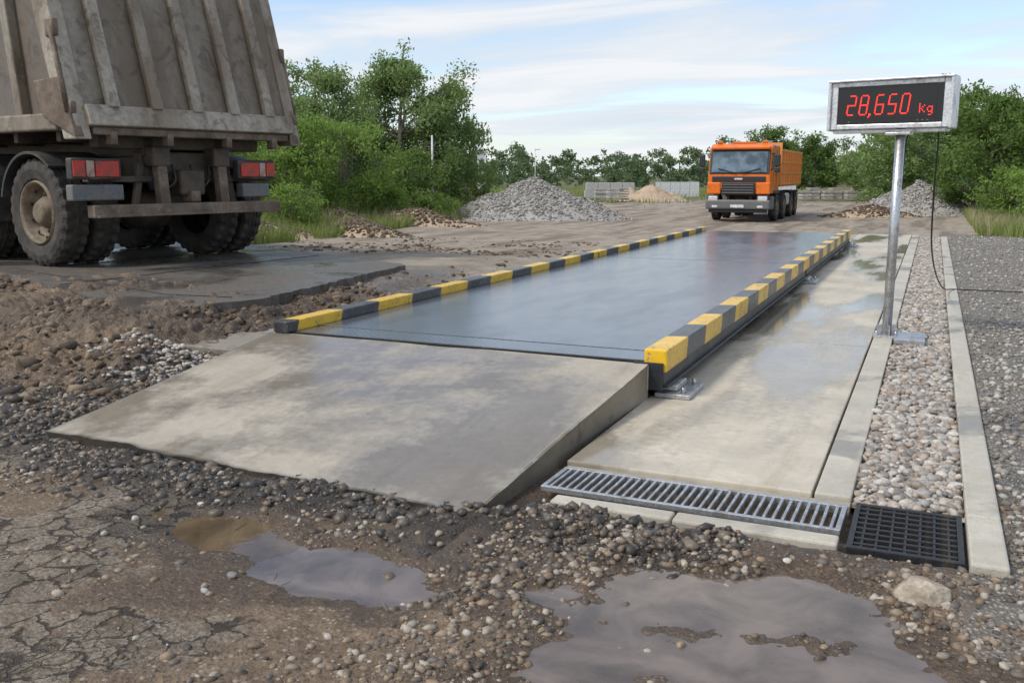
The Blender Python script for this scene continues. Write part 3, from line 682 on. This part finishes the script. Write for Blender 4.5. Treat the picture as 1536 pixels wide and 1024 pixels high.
for s in (-1,1):
    poly('side_wall_%d'%s,t1,[(lean(zb),zb),(xf,zb),(xf,zt),(lean(zt),zt)],(s*1.16-.03,s*1.16+.03),M['bodydark'],.005)
    for i in range(5):
        xx=.95+i*.98
        box('side_rib_%d_%d'%(s,i),t1,(xx+.12,s*1.235,(zb+zt)/2),(.13,.10,zt-zb-.14),M['body'],.015,(0,.14,0))
    box('side_top_rail_%d'%s,t1,((xf+lean(zt))/2,s*1.22,zt),(xf-lean(zt),.16,.12),M['body'],.02)
    box('side_bottom_rail_%d'%s,t1,(xf/2+.15,s*1.22,zb+.03),(xf-.3,.15,.16),M['body'],.02)
    poly('corner_post_%d'%s,t1,[(-.10,zb-.14),(.14,zb-.14),(.26+lean(zt),zt),(-.02+lean(zt),zt)],(s*1.25-.07,s*1.25+.07),M['bodyrib'],.012)
    poly('corner_gusset_%d'%s,t1,[(-.10,zb-.12),(.42,zb+.06),(.55,zb+.4),(.08,zb+.42)],(s*1.27-.02,s*1.27+.075),M['rusty'],.01)
    box('latch_%d'%s,t1,(.02,s*1.30,zb+.14),(.12,.06,.12),M['rusty'],.015)
    box('latch_b_%d'%s,t1,(lean(zb+.85),s*1.31,zb+.85),(.14,.06,.16),M['rusty'],.015)
    tubeobj('latch_rod_%d'%s,t1,[(.0,s*1.34,zb+.1),(lean(zb+.75)+.0,s*1.34,zb+.85)],.022,M['rusty'],8)
poly('front_wall',t1,[(xf,zb),(xf+.06,zb),(xf+.06,zt+.2),(xf,zt+.2)],(-1.16,1.16),M['body'],.01)
poly('tailgate',t1,[(-.02,zb+.02),(.05,zb+.02),(.05+lean(zt),zt),(-.02+lean(zt),zt)],(-1.19,1.19),M['body'],.004)
for i in range(5):
    yy=-.92+i*(1.84/4)
    poly('tailgate_rib_%d'%i,t1,[(-.09,zb+.16),(-.015,zb+.16),(-.015+lean(zt)-.01,zt-.05),(-.09+lean(zt)-.01,zt-.05)],(yy-.06,yy+.06),M['bodyrib'],.016)
poly('tailgate_lip',t1,[(-.13,zb-.01),(.02,zb-.04),(.06,zb+.15),(-.06,zb+.18)],(-1.20,1.20),M['bodyrib'],.012)
box('tailgate_lower_bar',t1,(-.02,0,zb-.06),(.12,2.3,.07),M['rusty'],.012)
for i,yy in enumerate((-.95,-.35,.35,.95)):
    box('hinge_%d'%i,t1,(-.04,yy,zb-.12),(.1,.07,.13),M['rusty'],.012)
for s in (-1,1):
    box('subframe_%d'%s,t1,(2.7,s*.42,1.2),(5.0,.12,.24),M['chassis'],.01)
    for i in range(6): box('outrigger_%d_%d'%(s,i),t1,(.5+i*.8,s*.82,1.27),(.08,.7,.12),M['chassis'],.01)
box('rear_hinge_beam',t1,(.28,0,1.22),(.16,1.9,.14),M['chassis'],.02)
box('cab',t1,(6.9,0,1.85),(1.7,2.35,1.9),M['orange'],.12,taper=(.92,.96));box('cab_screen',t1,(7.74,0,2.2),(.06,2.0,.8),M['glass'],.02)
box('cab_bumper',t1,(7.85,0,.75),(.3,2.4,.5),M['greybumper'],.06);box('tank',t1,(4.6,.95,.8),(1.1,.5,.55),M['chassis'],.1)
box('side_guard',t1,(4.4,-.95,.8),(1.6,.4,.5),M['chassis'],.05)

# orange truck
t2=empty('dump_truck',(-6.3,41.6,-.05),math.radians(-90),.93)
R=.52
chassis(t2,8.3)
for ax in (1.3,2.65):
    for s in (-1,1): wheel(t2,ax,s*1.07,R,.27,s,M['rubber2'],M['rim'],dual=True)
for ax in (5.1,7.0):
    for s in (-1,1): wheel(t2,ax,s*1.10,R,.30,s,M['rubber2'],M['rim'],front=True);
for ax in (1.3,2.65,5.1,7.0): tubeobj('axle_%s'%ax,t2,[(ax,-1,R),(ax,1,R)],.1,M['chassis'],8)
poly('cab_shell',t2,[(6.35,1.05),(8.42,1.05),(8.55,1.25),(8.55,1.75),(8.30,2.78),(8.05,2.92),(6.5,2.92),(6.35,2.8)],(-1.17,1.17),M['orange'],.07)
poly('windscreen_surround',t2,[(8.50,1.80),(8.575,1.80),(8.345,2.70),(8.27,2.70)],(-1.12,1.12),M['darkplastic'],.02)
poly('windscreen',t2,[(8.52,1.86),(8.59,1.86),(8.375,2.64),(8.30,2.64)],(-1.03,1.03),M['glass'],.01)
box('sun_visor',t2,(8.36,0,2.78),(.22,2.2,.10),M['orange'],.03,(0,.3,0))
box('upper_grille',t2,(8.56,0,1.61),(.06,2.0,.20),M['darkplastic'],.02)
box('grille',t2,(8.575,0,1.25),(.08,1.25,.46),M['darkplastic'],.03)
for i in range(4): box('grille_slat_%d'%i,t2,(8.625,0,1.10+i*.10),(.03,1.15,.03),M['greybumper'],.005)
box('maker_plate',t2,(8.60,0,1.61),(.02,.30,.07),M['alu'],.01)
for s in (-1,1):
    box('front_corner_%d'%s,t2,(8.52,s*.92,1.27),(.12,.52,.46),M['orange'],.05)
    box('headlamp_%d'%s,t2,(8.62,s*.93,.88),(.12,.36,.19),M['lamp'],.04)
    box('headlamp_bezel_%d'%s,t2,(8.57,s*.93,.88),(.12,.44,.27),M['darkplastic'],.03)
    box('fog_lamp_%d'%s,t2,(8.67,s*.85,.58),(.06,.22,.1),M['lamp'],.03)
    box('door_window_%d'%s,t2,(7.75,s*1.172,2.25),(1.0,.03,.62),M['glass'],.02)
    box('door_seam_%d'%s,t2,(7.1,s*1.172,1.95),(.02,.012,1.5),M['darkplastic'],0)
    box('door_handle_%d'%s,t2,(7.25,s*1.18,1.78),(.16,.03,.04),M['darkplastic'],.005)
    box('wheel_arch_%d'%s,t2,(7.0,s*1.0,1.12),(1.35,.44,.14),M['darkplastic'],.05)
    box('step_%d'%s,t2,(8.05,s*1.08,.72),(.55,.3,.5),M['greybumper'],.05)
    tubeobj('mirror_arm_%d'%s,t2,[(8.35,s*1.15,2.55),(8.55,s*1.38,2.55),(8.55,s*1.38,2.0),(8.45,s*1.16,1.95)],.02,M['darkplastic'],8)
    box('mirror_%d'%s,t2,(8.55,s*1.40,2.30),(.12,.22,.46),M['darkplastic'],.04)
    box('mirror_low_%d'%s,t2,(8.55,s*1.40,1.95),(.12,.2,.2),M['darkplastic'],.04)
    box('beacon_%d'%s,t2,(8.0,s*.85,3.0),(.16,.22,.11),M['amberlens'],.03)
    box('wiper_%d'%s,t2,(8.60,s*.45,1.92),(.03,.7,.025),M['darkplastic'],0,(s*.25,0,0))
    arch('rear_guard_%d'%s,t2,1.3,s*.93,R,.6,M['darkplastic'],-10,120,1.1);arch('rear_guard_b_%d'%s,t2,2.65,s*.93,R,.6,M['darkplastic'],60,190,1.1)
    arch('front_guard_%d'%s,t2,5.1,s*1.0,R,.4,M['darkplastic'],0,180,1.1)
    box('tank_%d'%s,t2,(3.9,s*.95,.78),(.95,.5,.5),M['alu'],.08)
    poly('body_side_%d'%s,t2,[(0.1,1.35),(5.9,1.35),(5.9,2.75),(-.1,2.75)],(s*1.14-.04,s*1.14+.04),M['orangebody'],.01)
    for i in range(8): box('body_rib_%d_%d'%(s,i),t2,(.45+i*.72,s*1.21,2.05),(.10,.08,1.3),M['orangebody'],.01)
    for i,zz in enumerate((1.42,1.85,2.28,2.72)): box('body_rail_%d_%d'%(s,i),t2,(2.95,s*1.195,zz),(5.9,.06,.09),M['orangebody'],.01)
box('roof_beacon_bar',t2,(7.6,0,2.98),(.2,.9,.08),M['amberlens'],.03)
box('bumper',t2,(8.55,0,.66),(.26,2.42,.36),M['greybumper'],.06)
box('bumper_lower',t2,(8.50,0,.42),(.2,2.2,.14),M['darkplastic'],.04)
box('number_plate',t2,(8.69,0,.60),(.015,.5,.11),M['white'],.003)
box('body_floor',t2,(2.95,0,1.36),(5.8,2.25,.12),M['orangebody'],.01)
poly('body_front',t2,[(5.88,1.35),(5.98,1.35),(5.98,3.02),(5.88,3.02)],(-1.18,1.18),M['orangebody'],.01)
poly('body_tail',t2,[(-.02,1.35),(.06,1.35),(-.08,2.75),(-.16,2.75)],(-1.18,1.18),M['orangebody'],.01)
box('load',t2,(2.95,0,2.2),(5.7,2.2,1.0),M['clod'],.2)
tubeobj('exhaust',t2,[(6.15,-.95,.9),(6.15,-.95,3.05)],.07,M['alu'],12)
box('cab_back_box',t2,(6.1,0,1.5),(.3,1.8,.8),M['chassis'],.03)

# ---------------- piles
def pile(name,c,rx,ry,h,mat,n,s0,s1,seed,rot=0,peaks=None):
    N=90;g_=np.linspace(-1.3,1.3,N);X,Y=np.meshgrid(g_,g_)
    def hf(a,b):
        r_=np.sqrt(a**2+b**2);hh=np.clip(1-r_,-.2,1)
        base=np.where(hh>0,hh**1.1,hh*.4)
        for (px,py,pr,ph) in (peaks or []): base=np.maximum(base,ph*(1-np.sqrt((a-px)**2+(b-py)**2)/pr))
        return base*h*(.85+.3*fbm(a*3,b*3,seed,4))+(fbm(a*9,b*9,seed+3,3)-.5)*.12*h
    Z=hf(X,Y);ca,sa=math.cos(rot),math.sin(rot)
    def tw(a,b,z_): 
        return np.stack([c[0]+a*rx*ca-b*ry*sa,c[1]+a*rx*sa+b*ry*ca,z_-.06],-1)
    idx=np.arange(N*N).reshape(N,N);F=np.stack([idx[:-1,:-1],idx[:-1,1:],idx[1:,1:],idx[1:,:-1]],-1).reshape(-1,4)
    o=mesh_np(name,tw(X.ravel(),Y.ravel(),Z.ravel()),F,mat[0],True)
    if n:
        a=rng.normal(0,.5,n);b=rng.normal(0,.5,n);k=(a*a+b*b)<1.6;a=a[k];b=b[k]
        stones('stones',tw(a,b,hf(a,b)+.01),s0+(s1-s0)*rng.uniform(0,1,len(a))**2,mat[1],1,.7,.25,parent=o)
    return o
psm=simple('pile_fines',(.34,.325,.30),.9,0,.2,(.24,.22,.2),bump=.8,scale=3)
sand=simple('sand_soil',(.42,.32,.225),.95,0,.2,(.26,.19,.13),.5,2)
pile('gravel_pile',W(.85,36.5),3.7,2.6,1.5,(psm,M['pile']),7000,.02,.085,4,.42,[(-.45,-.1,.5,.62),(.5,.1,.5,.5)])
pile('gravel_pile',W(17.2,40),2.7,2.2,1.42,(psm,M['pile']),4500,.02,.08,14,.3,[(-.4,0,.6,.7)])
pile('soil_heap',W(14.3,37.5),1.9,1.0,.5,(sand,M['clod']),800,.03,.09,19,.3)
pile('sand_heap',W(8.9,60),2.0,1.6,1.15,(sand,M['clod']),0,0,0,24,.3,[(.6,0,.6,.5)])
pile('sand_heap',W(7.7,62),1.4,1.3,.9,(sand,M['clod']),0,0,0,25)
pile('soil_heap',W(-3.6,50),2.2,1.5,.95,(sand,M['clod']),300,.05,.12,26,.2)
pile('soil_heap',W(-5.6,30),1.8,1.2,.65,(sand,M['clod']),900,.02,.1,27,.2)
pile('soil_heap',W(-4.4,26.5),2.2,.9,.45,(sand,M['clod']),1200,.02,.1,28,-.4)
pile('soil_heap',W(-3.2,31),2.2,.9,.6,(sand,M['clod']),900,.02,.1,29,.2)
pile('soil_heap',W(-6.6,25),1.7,.9,.4,(sand,M['clod']),900,.02,.1,30,.5)

# ---------------- distant yard
bw=empty('block_wall',(*W(6.9,64),0),TH)
for r_ in range(2):
    for i in range(5-r_): box('block_%d_%d'%(r_,i),bw,(-1.6+i*.82+r_*.1,0,.28+r_*.53),(.8,.6,.52),M['gray'],.02)
for j,(L,d) in enumerate(((5.4,58),(6.1,57),(6.8,58.5))):
    st=empty('slab_stack',(*W(L,d),0),TH+.1*j)
    for i in range(5): box('slab_%d'%i,st,(random.uniform(-.04,.04),0,.12+i*.15),(.62,.9,.09),M['gray' if i%2 else 'rough'],.01)
fw=empty('metal_fence',(*W(12.2,70),0),TH)
for i in range(9): box('sheet_%d'%i,fw,(-1.4+i*.36,.02*(i%2),.52),(.35,.04,1.1),M['white'],.005)
fw=empty('metal_fence',(*W(21.6,80),0),TH)
for i in range(12): box('sheet_%d'%i,fw,(-2.4+i*.42,.02*(i%2),.5),(.41,.04,1.0),M['white'],.005)
for j in range(7):
    st=empty('slab_stack',(*W(18.9+j*.72,61+.6*(j%2)),0),TH)
    for i in range(3+j%2): box('slab_%d'%i,st,(random.uniform(-.04,.04),0,.12+i*.19),(.6,.9,.13),M['gray' if (i+j)%2 else 'rough'],.01)
def lpole(name,L,d,h,r=.05,arm=True):
    e=empty(name,(*W(L,d),0));tubeobj('post',e,[(0,0,0),(0,0,h)],[r,r*.6],M['white'],8)
    if arm: box('lamp_head',e,(.25,0,h),(.6,.14,.08),M['gray'],.02);
lpole('street_lamp',2.45,100,4.2,.06);lpole('street_lamp',25,90,3.6,.06);lpole('street_lamp',-2.65,95,3.6,.07)
lpole('utility_post',-3.1,37,3.1,.06,False)
sh=empty('site_hut',(*W(-3.2,100),0),TH);box('walls',sh,(0,0,1.9),(.9,.9,3.8),M['white'],.02);box('roof',sh,(0,0,3.9),(1.1,1.1,.2),M['gray'],.02);box('window',sh,(0,-.47,2.8),(.5,.04,.7),M['glass'],0)

# ---------------- vegetation
def leaves(C,R_,n,size,seed,drop=0):
    r=np.random.default_rng(seed);m=len(C);pw=R_**2/np.sum(R_**2);ci=r.choice(m,n,p=pw);u=r.normal(0,1,(n,3));u/=np.linalg.norm(u,axis=1)[:,None]
    rad=r.uniform(0,1,n)**.5
    P=C[ci]+u*rad[:,None]*R_[ci][:,None]*np.array([1,1,.7])
    if drop: P[:,2]-=r.uniform(0,1,n)**2*drop*rad
    d1=r.normal(0,1,(n,3))+np.array([0,0,-.5*drop]);d1/=np.linalg.norm(d1,axis=1)[:,None];d2=np.cross(d1,r.normal(0,1,(n,3))+np.array([0,0,.8]));d2/=np.linalg.norm(d2,axis=1)[:,None]
    s=size*r.uniform(.6,1.35,n)[:,None]
    return np.stack([P-d1*s,P+d2*s*.42,P+d1*s,P-d2*s*.42],1).reshape(-1,3)
def tree(name,L,d,h,cr,mat,n,size,seed,drop=0,bush=False):
    r=np.random.default_rng(seed);rr=random.Random(seed);px,py=W(L,d);pz=float(ground_h(np.array([px]),np.array([py]))[0])-.05
    tubesV=[];tubesF=[];tips=[]
    def addt(pts,rad):
        V,F=tube(pts,rad,6);b=len(tubesV);tubesV.extend(V);tubesF.extend([tuple(q+b for q in f) for f in F])
    ntr=2 if not bush else 5
    for k in range(ntr):
        a0=rr.uniform(0,6.28);ln_=.16 if not bush else .4
        top=h*((.88 if k==0 else .7) if not bush else .75);pts=[];N=7
        for i in range(N+1):
            t=i/N;pts.append((math.cos(a0)*ln_*t*h*.4+rr.uniform(-.06,.06)*t*2,math.sin(a0)*ln_*t*h*.4+rr.uniform(-.06,.06)*t*2,top*t))
        r0=h*.017*(1 if not bush else .5);addt(pts,[r0*(1-.85*i/N)+.008 for i in range(N+1)])
        nb=15 if not bush else 8
        for b in range(nb):
            t=rr.uniform(.18 if not bush else .05,.98);q=pts[int(t*N)];a=rr.uniform(0,6.28)
            prof=math.sin(math.pi*min(1,(t*.86+.12)))**.6
            l=cr*prof*rr.uniform(.5,1.15);el=rr.uniform(.1,.9)
            e=(q[0]+math.cos(a)*l,q[1]+math.sin(a)*l,q[2]+l*el*.6)
            mid=((q[0]+e[0])/2,(q[1]+e[1])/2,(q[2]+e[2])/2+l*.08);addt([q,mid,e],[r0*.4,r0*.25,.008])
            tips+= [e,mid]
            for c in range(5):
                a2=a+rr.uniform(-1.3,1.3);l2=l*rr.uniform(.25,.65);e2=(mid[0]+math.cos(a2)*l2,mid[1]+math.sin(a2)*l2,mid[2]+l2*rr.uniform(-.4,.8))
                addt([mid,e2],[r0*.2,.006]);tips.append(e2)
        tips.append(pts[-1])
    C=np.array(tips);C=C[(C[:,2]>h*(.10 if not bush else .04))];C[:,2]=np.minimum(C[:,2],h-.25);Rr=cr*r.uniform(.10,.30,len(C))
    V=leaves(C,Rr,n,size,seed,drop);V[:,2]=np.maximum(V[:,2],.02)
    nt=len(tubesV);allV=np.concatenate([np.array(tubesV),V])+np.array([px,py,pz]);nl=len(V)//4
    F=np.concatenate([np.array(tubesF),np.arange(nl*4).reshape(-1,4)+nt]);mi=np.concatenate([np.zeros(len(tubesF)),np.ones(nl)])
    return mesh_np(name,allV,F,[M['bark'],mat],False,mi)
A,B,Bu=M['leafA'],M['leafB'],M['bush']
tree('willow_tree',-4.9,40,7.5,2.6,A,23000,.085,1,.8)
tree('willow_tree',-2.9,42,6.1,1.8,A,14000,.085,2,1.1)
tree('willow_tree',-7.8,37,6.3,2.3,A,18000,.08,3,.5)
tree('willow_tree',-9.8,40,6.6,2.5,A,11000,.09,4,.3)
tree('willow_tree',-6.3,43,6.0,2.2,B,10000,.09,44,.3)
tree('willow_tree',-13,42,7.5,3,A,9000,.1,5,.3)
tree('shrub',-7.4,30.5,3.7,1.6,Bu,13000,.06,6,0,True)
tree('shrub',-5.6,32,3.9,1.7,Bu,13000,.06,7,0,True)
tree('shrub',-8.9,29,3.0,1.5,Bu,7000,.06,8,0,True)
tree('shrub',-3.9,36,3.0,1.6,B,9000,.065,9,0,True)
tree('shrub',-2.2,46,2.6,1.6,B,5000,.08,10,0,True)
tree('shrub',-6.4,27.5,1.5,.9,Bu,5000,.05,11,0,True)
tree('shrub',-4.4,33,1.5,1.0,Bu,5000,.05,12,0,True)
tree('shrub',-3.0,35,1.2,.9,Bu,4000,.05,13,0,True)
tree('oak_tree',19.4,38,5.6,2.6,B,20000,.09,20)
tree('oak_tree',17.6,43,5.4,2.1,A,13000,.085,21)
tree('oak_tree',21.4,36,7.3,3.0,B,20000,.095,22)
tree('oak_tree',21.8,50,7.3,3.0,B,13000,.11,23)
tree('oak_tree',23.5,58,6.8,2.8,B,10000,.12,24)
tree('oak_tree',24.5,50,7.0,2.8,B,8000,.12,29)
tree('shrub',18.4,34,2.4,1.4,Bu,9000,.06,25,0,True)
tree('shrub',19.4,37,2.0,1.2,B,7000,.06,26,0,True)
tree('shrub',18.2,31,2.0,1.3,Bu,9000,.055,27,0,True)
tree('shrub',19.6,33,2.6,1.5,Bu,9000,.06,34,0,True)
tree('oak_tree',26,34,6.5,2.8,B,6000,.12,28)
tree('oak_tree',23.4,86,6.6,2.9,B,14000,.13,30)
tree('oak_tree',26.6,84,5.6,2.6,B,10000,.13,31)
tree('oak_tree',21.2,90,5.4,2.4,B,8000,.14,32)
tree('oak_tree',29.5,80,4.4,2.4,B,7000,.13,33)
def treeline(n,L0,L1,d0,d1,h0,h1,nz,nl,size,seed,per):
    r=np.random.default_rng(seed);C=[];RR=[]
    for i in range(n):
        L=r.uniform(L0,L1);d=r.uniform(d0,d1);k_=float(fbm(np.array(L*nz),np.array(1.),77,3))
        hh=(h0+h1*(ss(.3,.7,k_)*.6+r.uniform(0,1)**2*.6))*d/((d0+d1)/2);cw=hh*r.uniform(.32,.5)
        px,py=W(L,d)
        for k in range(per):
            zf=r.uniform(.05,1);w_=cw*math.sin(math.pi*min(.93,zf*.7+.3))
            C.append((px+r.normal(0,.5)*w_,py+r.normal(0,.5)*w_,zf*hh*.9));RR.append(cw*r.uniform(.25,.5))
    V=leaves(np.array(C),np.array(RR),nl,size,seed+1);V[:,2]=np.maximum(V[:,2],0)
    mesh_np('distant_trees',V,np.arange(len(V)).reshape(-1,4),M['leafC'])
treeline(520,-120,130,112,165,2.8,2.4,.09,160000,.25,5,9)
treeline(600,-320,340,200,290,6.5,4.0,.04,120000,.5,8,8)
def grass(name,n,fn,hmin,hmax,w,mat,seed):
    r=np.random.default_rng(seed);X,Y=fn(r,n);n=len(X);Z=ground_h(X,Y)
    a=r.uniform(0,6.28,n);hh=r.uniform(hmin,hmax,n)*(.5+fbm(X*.8,Y*.8,seed,2));ww=w*r.uniform(.6,1.3,n)
    lx,ly=r.normal(0,.35,n)*hh,r.normal(0,.35,n)*hh
    b0=np.stack([X-np.cos(a)*ww,Y-np.sin(a)*ww,Z-.02],1);b1=np.stack([X+np.cos(a)*ww,Y+np.sin(a)*ww,Z-.02],1)
    m1=np.stack([X+np.cos(a)*ww*.6+lx*.35,Y+np.sin(a)*ww*.6+ly*.35,Z+hh*.6],1);m0=m1-np.stack([np.cos(a)*ww,np.sin(a)*ww,0*a],1)
    tp=np.stack([X+lx,Y+ly,Z+hh*.97],1)
    V=np.stack([b0,b1,m1,m0,tp],1).reshape(-1,3);k=np.arange(n)[:,None]*5
    F=np.concatenate([k+np.array([[0,1,2]]),k+np.array([[0,2,3]]),k+np.array([[3,2,4]])])
    mesh_np(name,V,F,mat)
def zl(r,n):
    Y=r.uniform(16,48,n);X=-14.0-.12*(Y-16)-r.uniform(0,1,n)**1.6*16;k=(fbm(X*.5,Y*.5,71,3)+r.uniform(-.15,.15,n))>.40;return X[k],Y[k]
def zr(r,n):
    Y=r.uniform(28.3,46,n);X=1.2+r.uniform(0,1,n)**1.5*12;k=(fbm(X*.5,Y*.5,72,3)+r.uniform(-.15,.15,n))>.40;return X[k],Y[k]
grass('grass',70000,zl,.12,.45,.011,M['grass'],81);grass('grass',18000,zl,.2,.65,.009,M['drygrass'],82)
grass('grass',30000,zr,.12,.42,.011,M['grass'],83);grass('grass',12000,zr,.2,.6,.009,M['drygrass'],84)
def zf(r,n):
    L=r.uniform(-40,45,n);d=r.uniform(48,110,n);X=L*math.cos(TH)-d*math.sin(TH);Y=L*math.sin(TH)+d*math.cos(TH)
    k=((fbm(X*.2,Y*.2,73,3)+r.uniform(-.1,.1,n))>.5)&(np.abs(X+8)>5);return X[k],Y[k]
grass('grass',30000,zf,.15,.4,.03,M['grass'],85)

# ---------------- world
w=bpy.data.worlds.new('World');sc.world=w;w.use_nodes=True;nt=w.node_tree;nt.nodes.clear()
def wn(ty,ins=None,**pr):
    nd=nt.nodes.new('ShaderNode'+ty)
    for k,v in pr.items(): setattr(nd,k,v)
    for k,v in (ins or {}).items():
        if isinstance(v,bpy.types.NodeSocket): nt.links.new(v,nd.inputs[k])
        else: nd.inputs[k].default_value=v
    return nd
EL=math.radians(48);AZ=math.radians(222)
sky=wn('TexSky');sky.sky_type='NISHITA';sky.sun_disc=False;sky.sun_elevation=EL;sky.sun_rotation=AZ;sky.air_density=1.0;sky.dust_density=.5;sky.ozone_density=1.5
g_=wn('TexCoord').outputs['Generated'];sp=wn('SeparateXYZ',{0:g_})
def m(op,a,b=0.0,c=0.0): return wn('Math',{0:a,1:b,2:c},operation=op).outputs[0]
zz=m('MAXIMUM',sp.outputs[2],0.0);den=m('ADD',zz,.10)
cv=wn('CombineXYZ',{0:m('DIVIDE',sp.outputs[0],den),1:m('DIVIDE',sp.outputs[1],den),2:0.0}).outputs[0]
cm=wn('Mapping',{'Vector':cv,'Rotation':(0,0,-TH+.25),'Scale':(.5,1.0,1),'Location':(3.1,1.7,0)}).outputs[0]
n1=wn('TexNoise',{'Vector':cm,'Scale':1.15,'Detail':7.0,'Roughness':.55,'Distortion':.5}).outputs['Fac']
n2=wn('TexNoise',{'Vector':cm,'Scale':.4,'Detail':3.0,'Roughness':.5}).outputs['Fac']
cf=wn('MapRange',{0:m('ADD',m('MULTIPLY',n1,.62),m('MULTIPLY',n2,.38)),1:.41,2:.57,3:0.12,4:.97},interpolation_type='SMOOTHSTEP').outputs[0]
hz=wn('MapRange',{0:zz,1:0.0,2:.14,3:.6,4:0.0}).outputs[0]
cf=m('MAXIMUM',cf,hz)
ccol=wn('Mix',data_type='RGBA');nt.links.new(wn('MapRange',{0:n1,1:.42,2:.62}).outputs[0],ccol.inputs[0]);ccol.inputs[6].default_value=(4.5,5.05,5.75,1);ccol.inputs[7].default_value=(6.1,6.25,6.45,1)
tint=wn('Mix',data_type='RGBA',blend_type='MULTIPLY');tint.inputs[0].default_value=1;nt.links.new(sky.outputs[0],tint.inputs[6]);tint.inputs[7].default_value=(1.25,1.25,1.3,1)
mx=wn('Mix',data_type='RGBA');nt.links.new(cf,mx.inputs[0]);nt.links.new(tint.outputs[2],mx.inputs[6]);nt.links.new(ccol.outputs[2],mx.inputs[7])
bgn=wn('Background',{'Color':mx.outputs[2],'Strength':.148});ow=wn('OutputWorld',{'Surface':bgn.outputs[0]})
sl=bpy.data.lights.new('sun','SUN');sl.energy=2.7;sl.angle=math.radians(10);sl.color=(1,.94,.85)
so=bpy.data.objects.new('sun',sl);sc.collection.objects.link(so)
sd=Vector((math.sin(AZ)*math.cos(EL),math.cos(AZ)*math.cos(EL),math.sin(EL)));so.rotation_euler=(-sd).to_track_quat('-Z','Y').to_euler();so.location=(0,0,30)
cam=bpy.data.cameras.new('camera');co=bpy.data.objects.new('camera',cam);sc.collection.objects.link(co);sc.camera=co
cam.sensor_width=36;cam.lens=1400*36/1536;cam.clip_end=3000;cam.clip_start=.05
co.location=(0,0,1.6);co.rotation_euler=(math.pi/2-PITCH,0,TH)
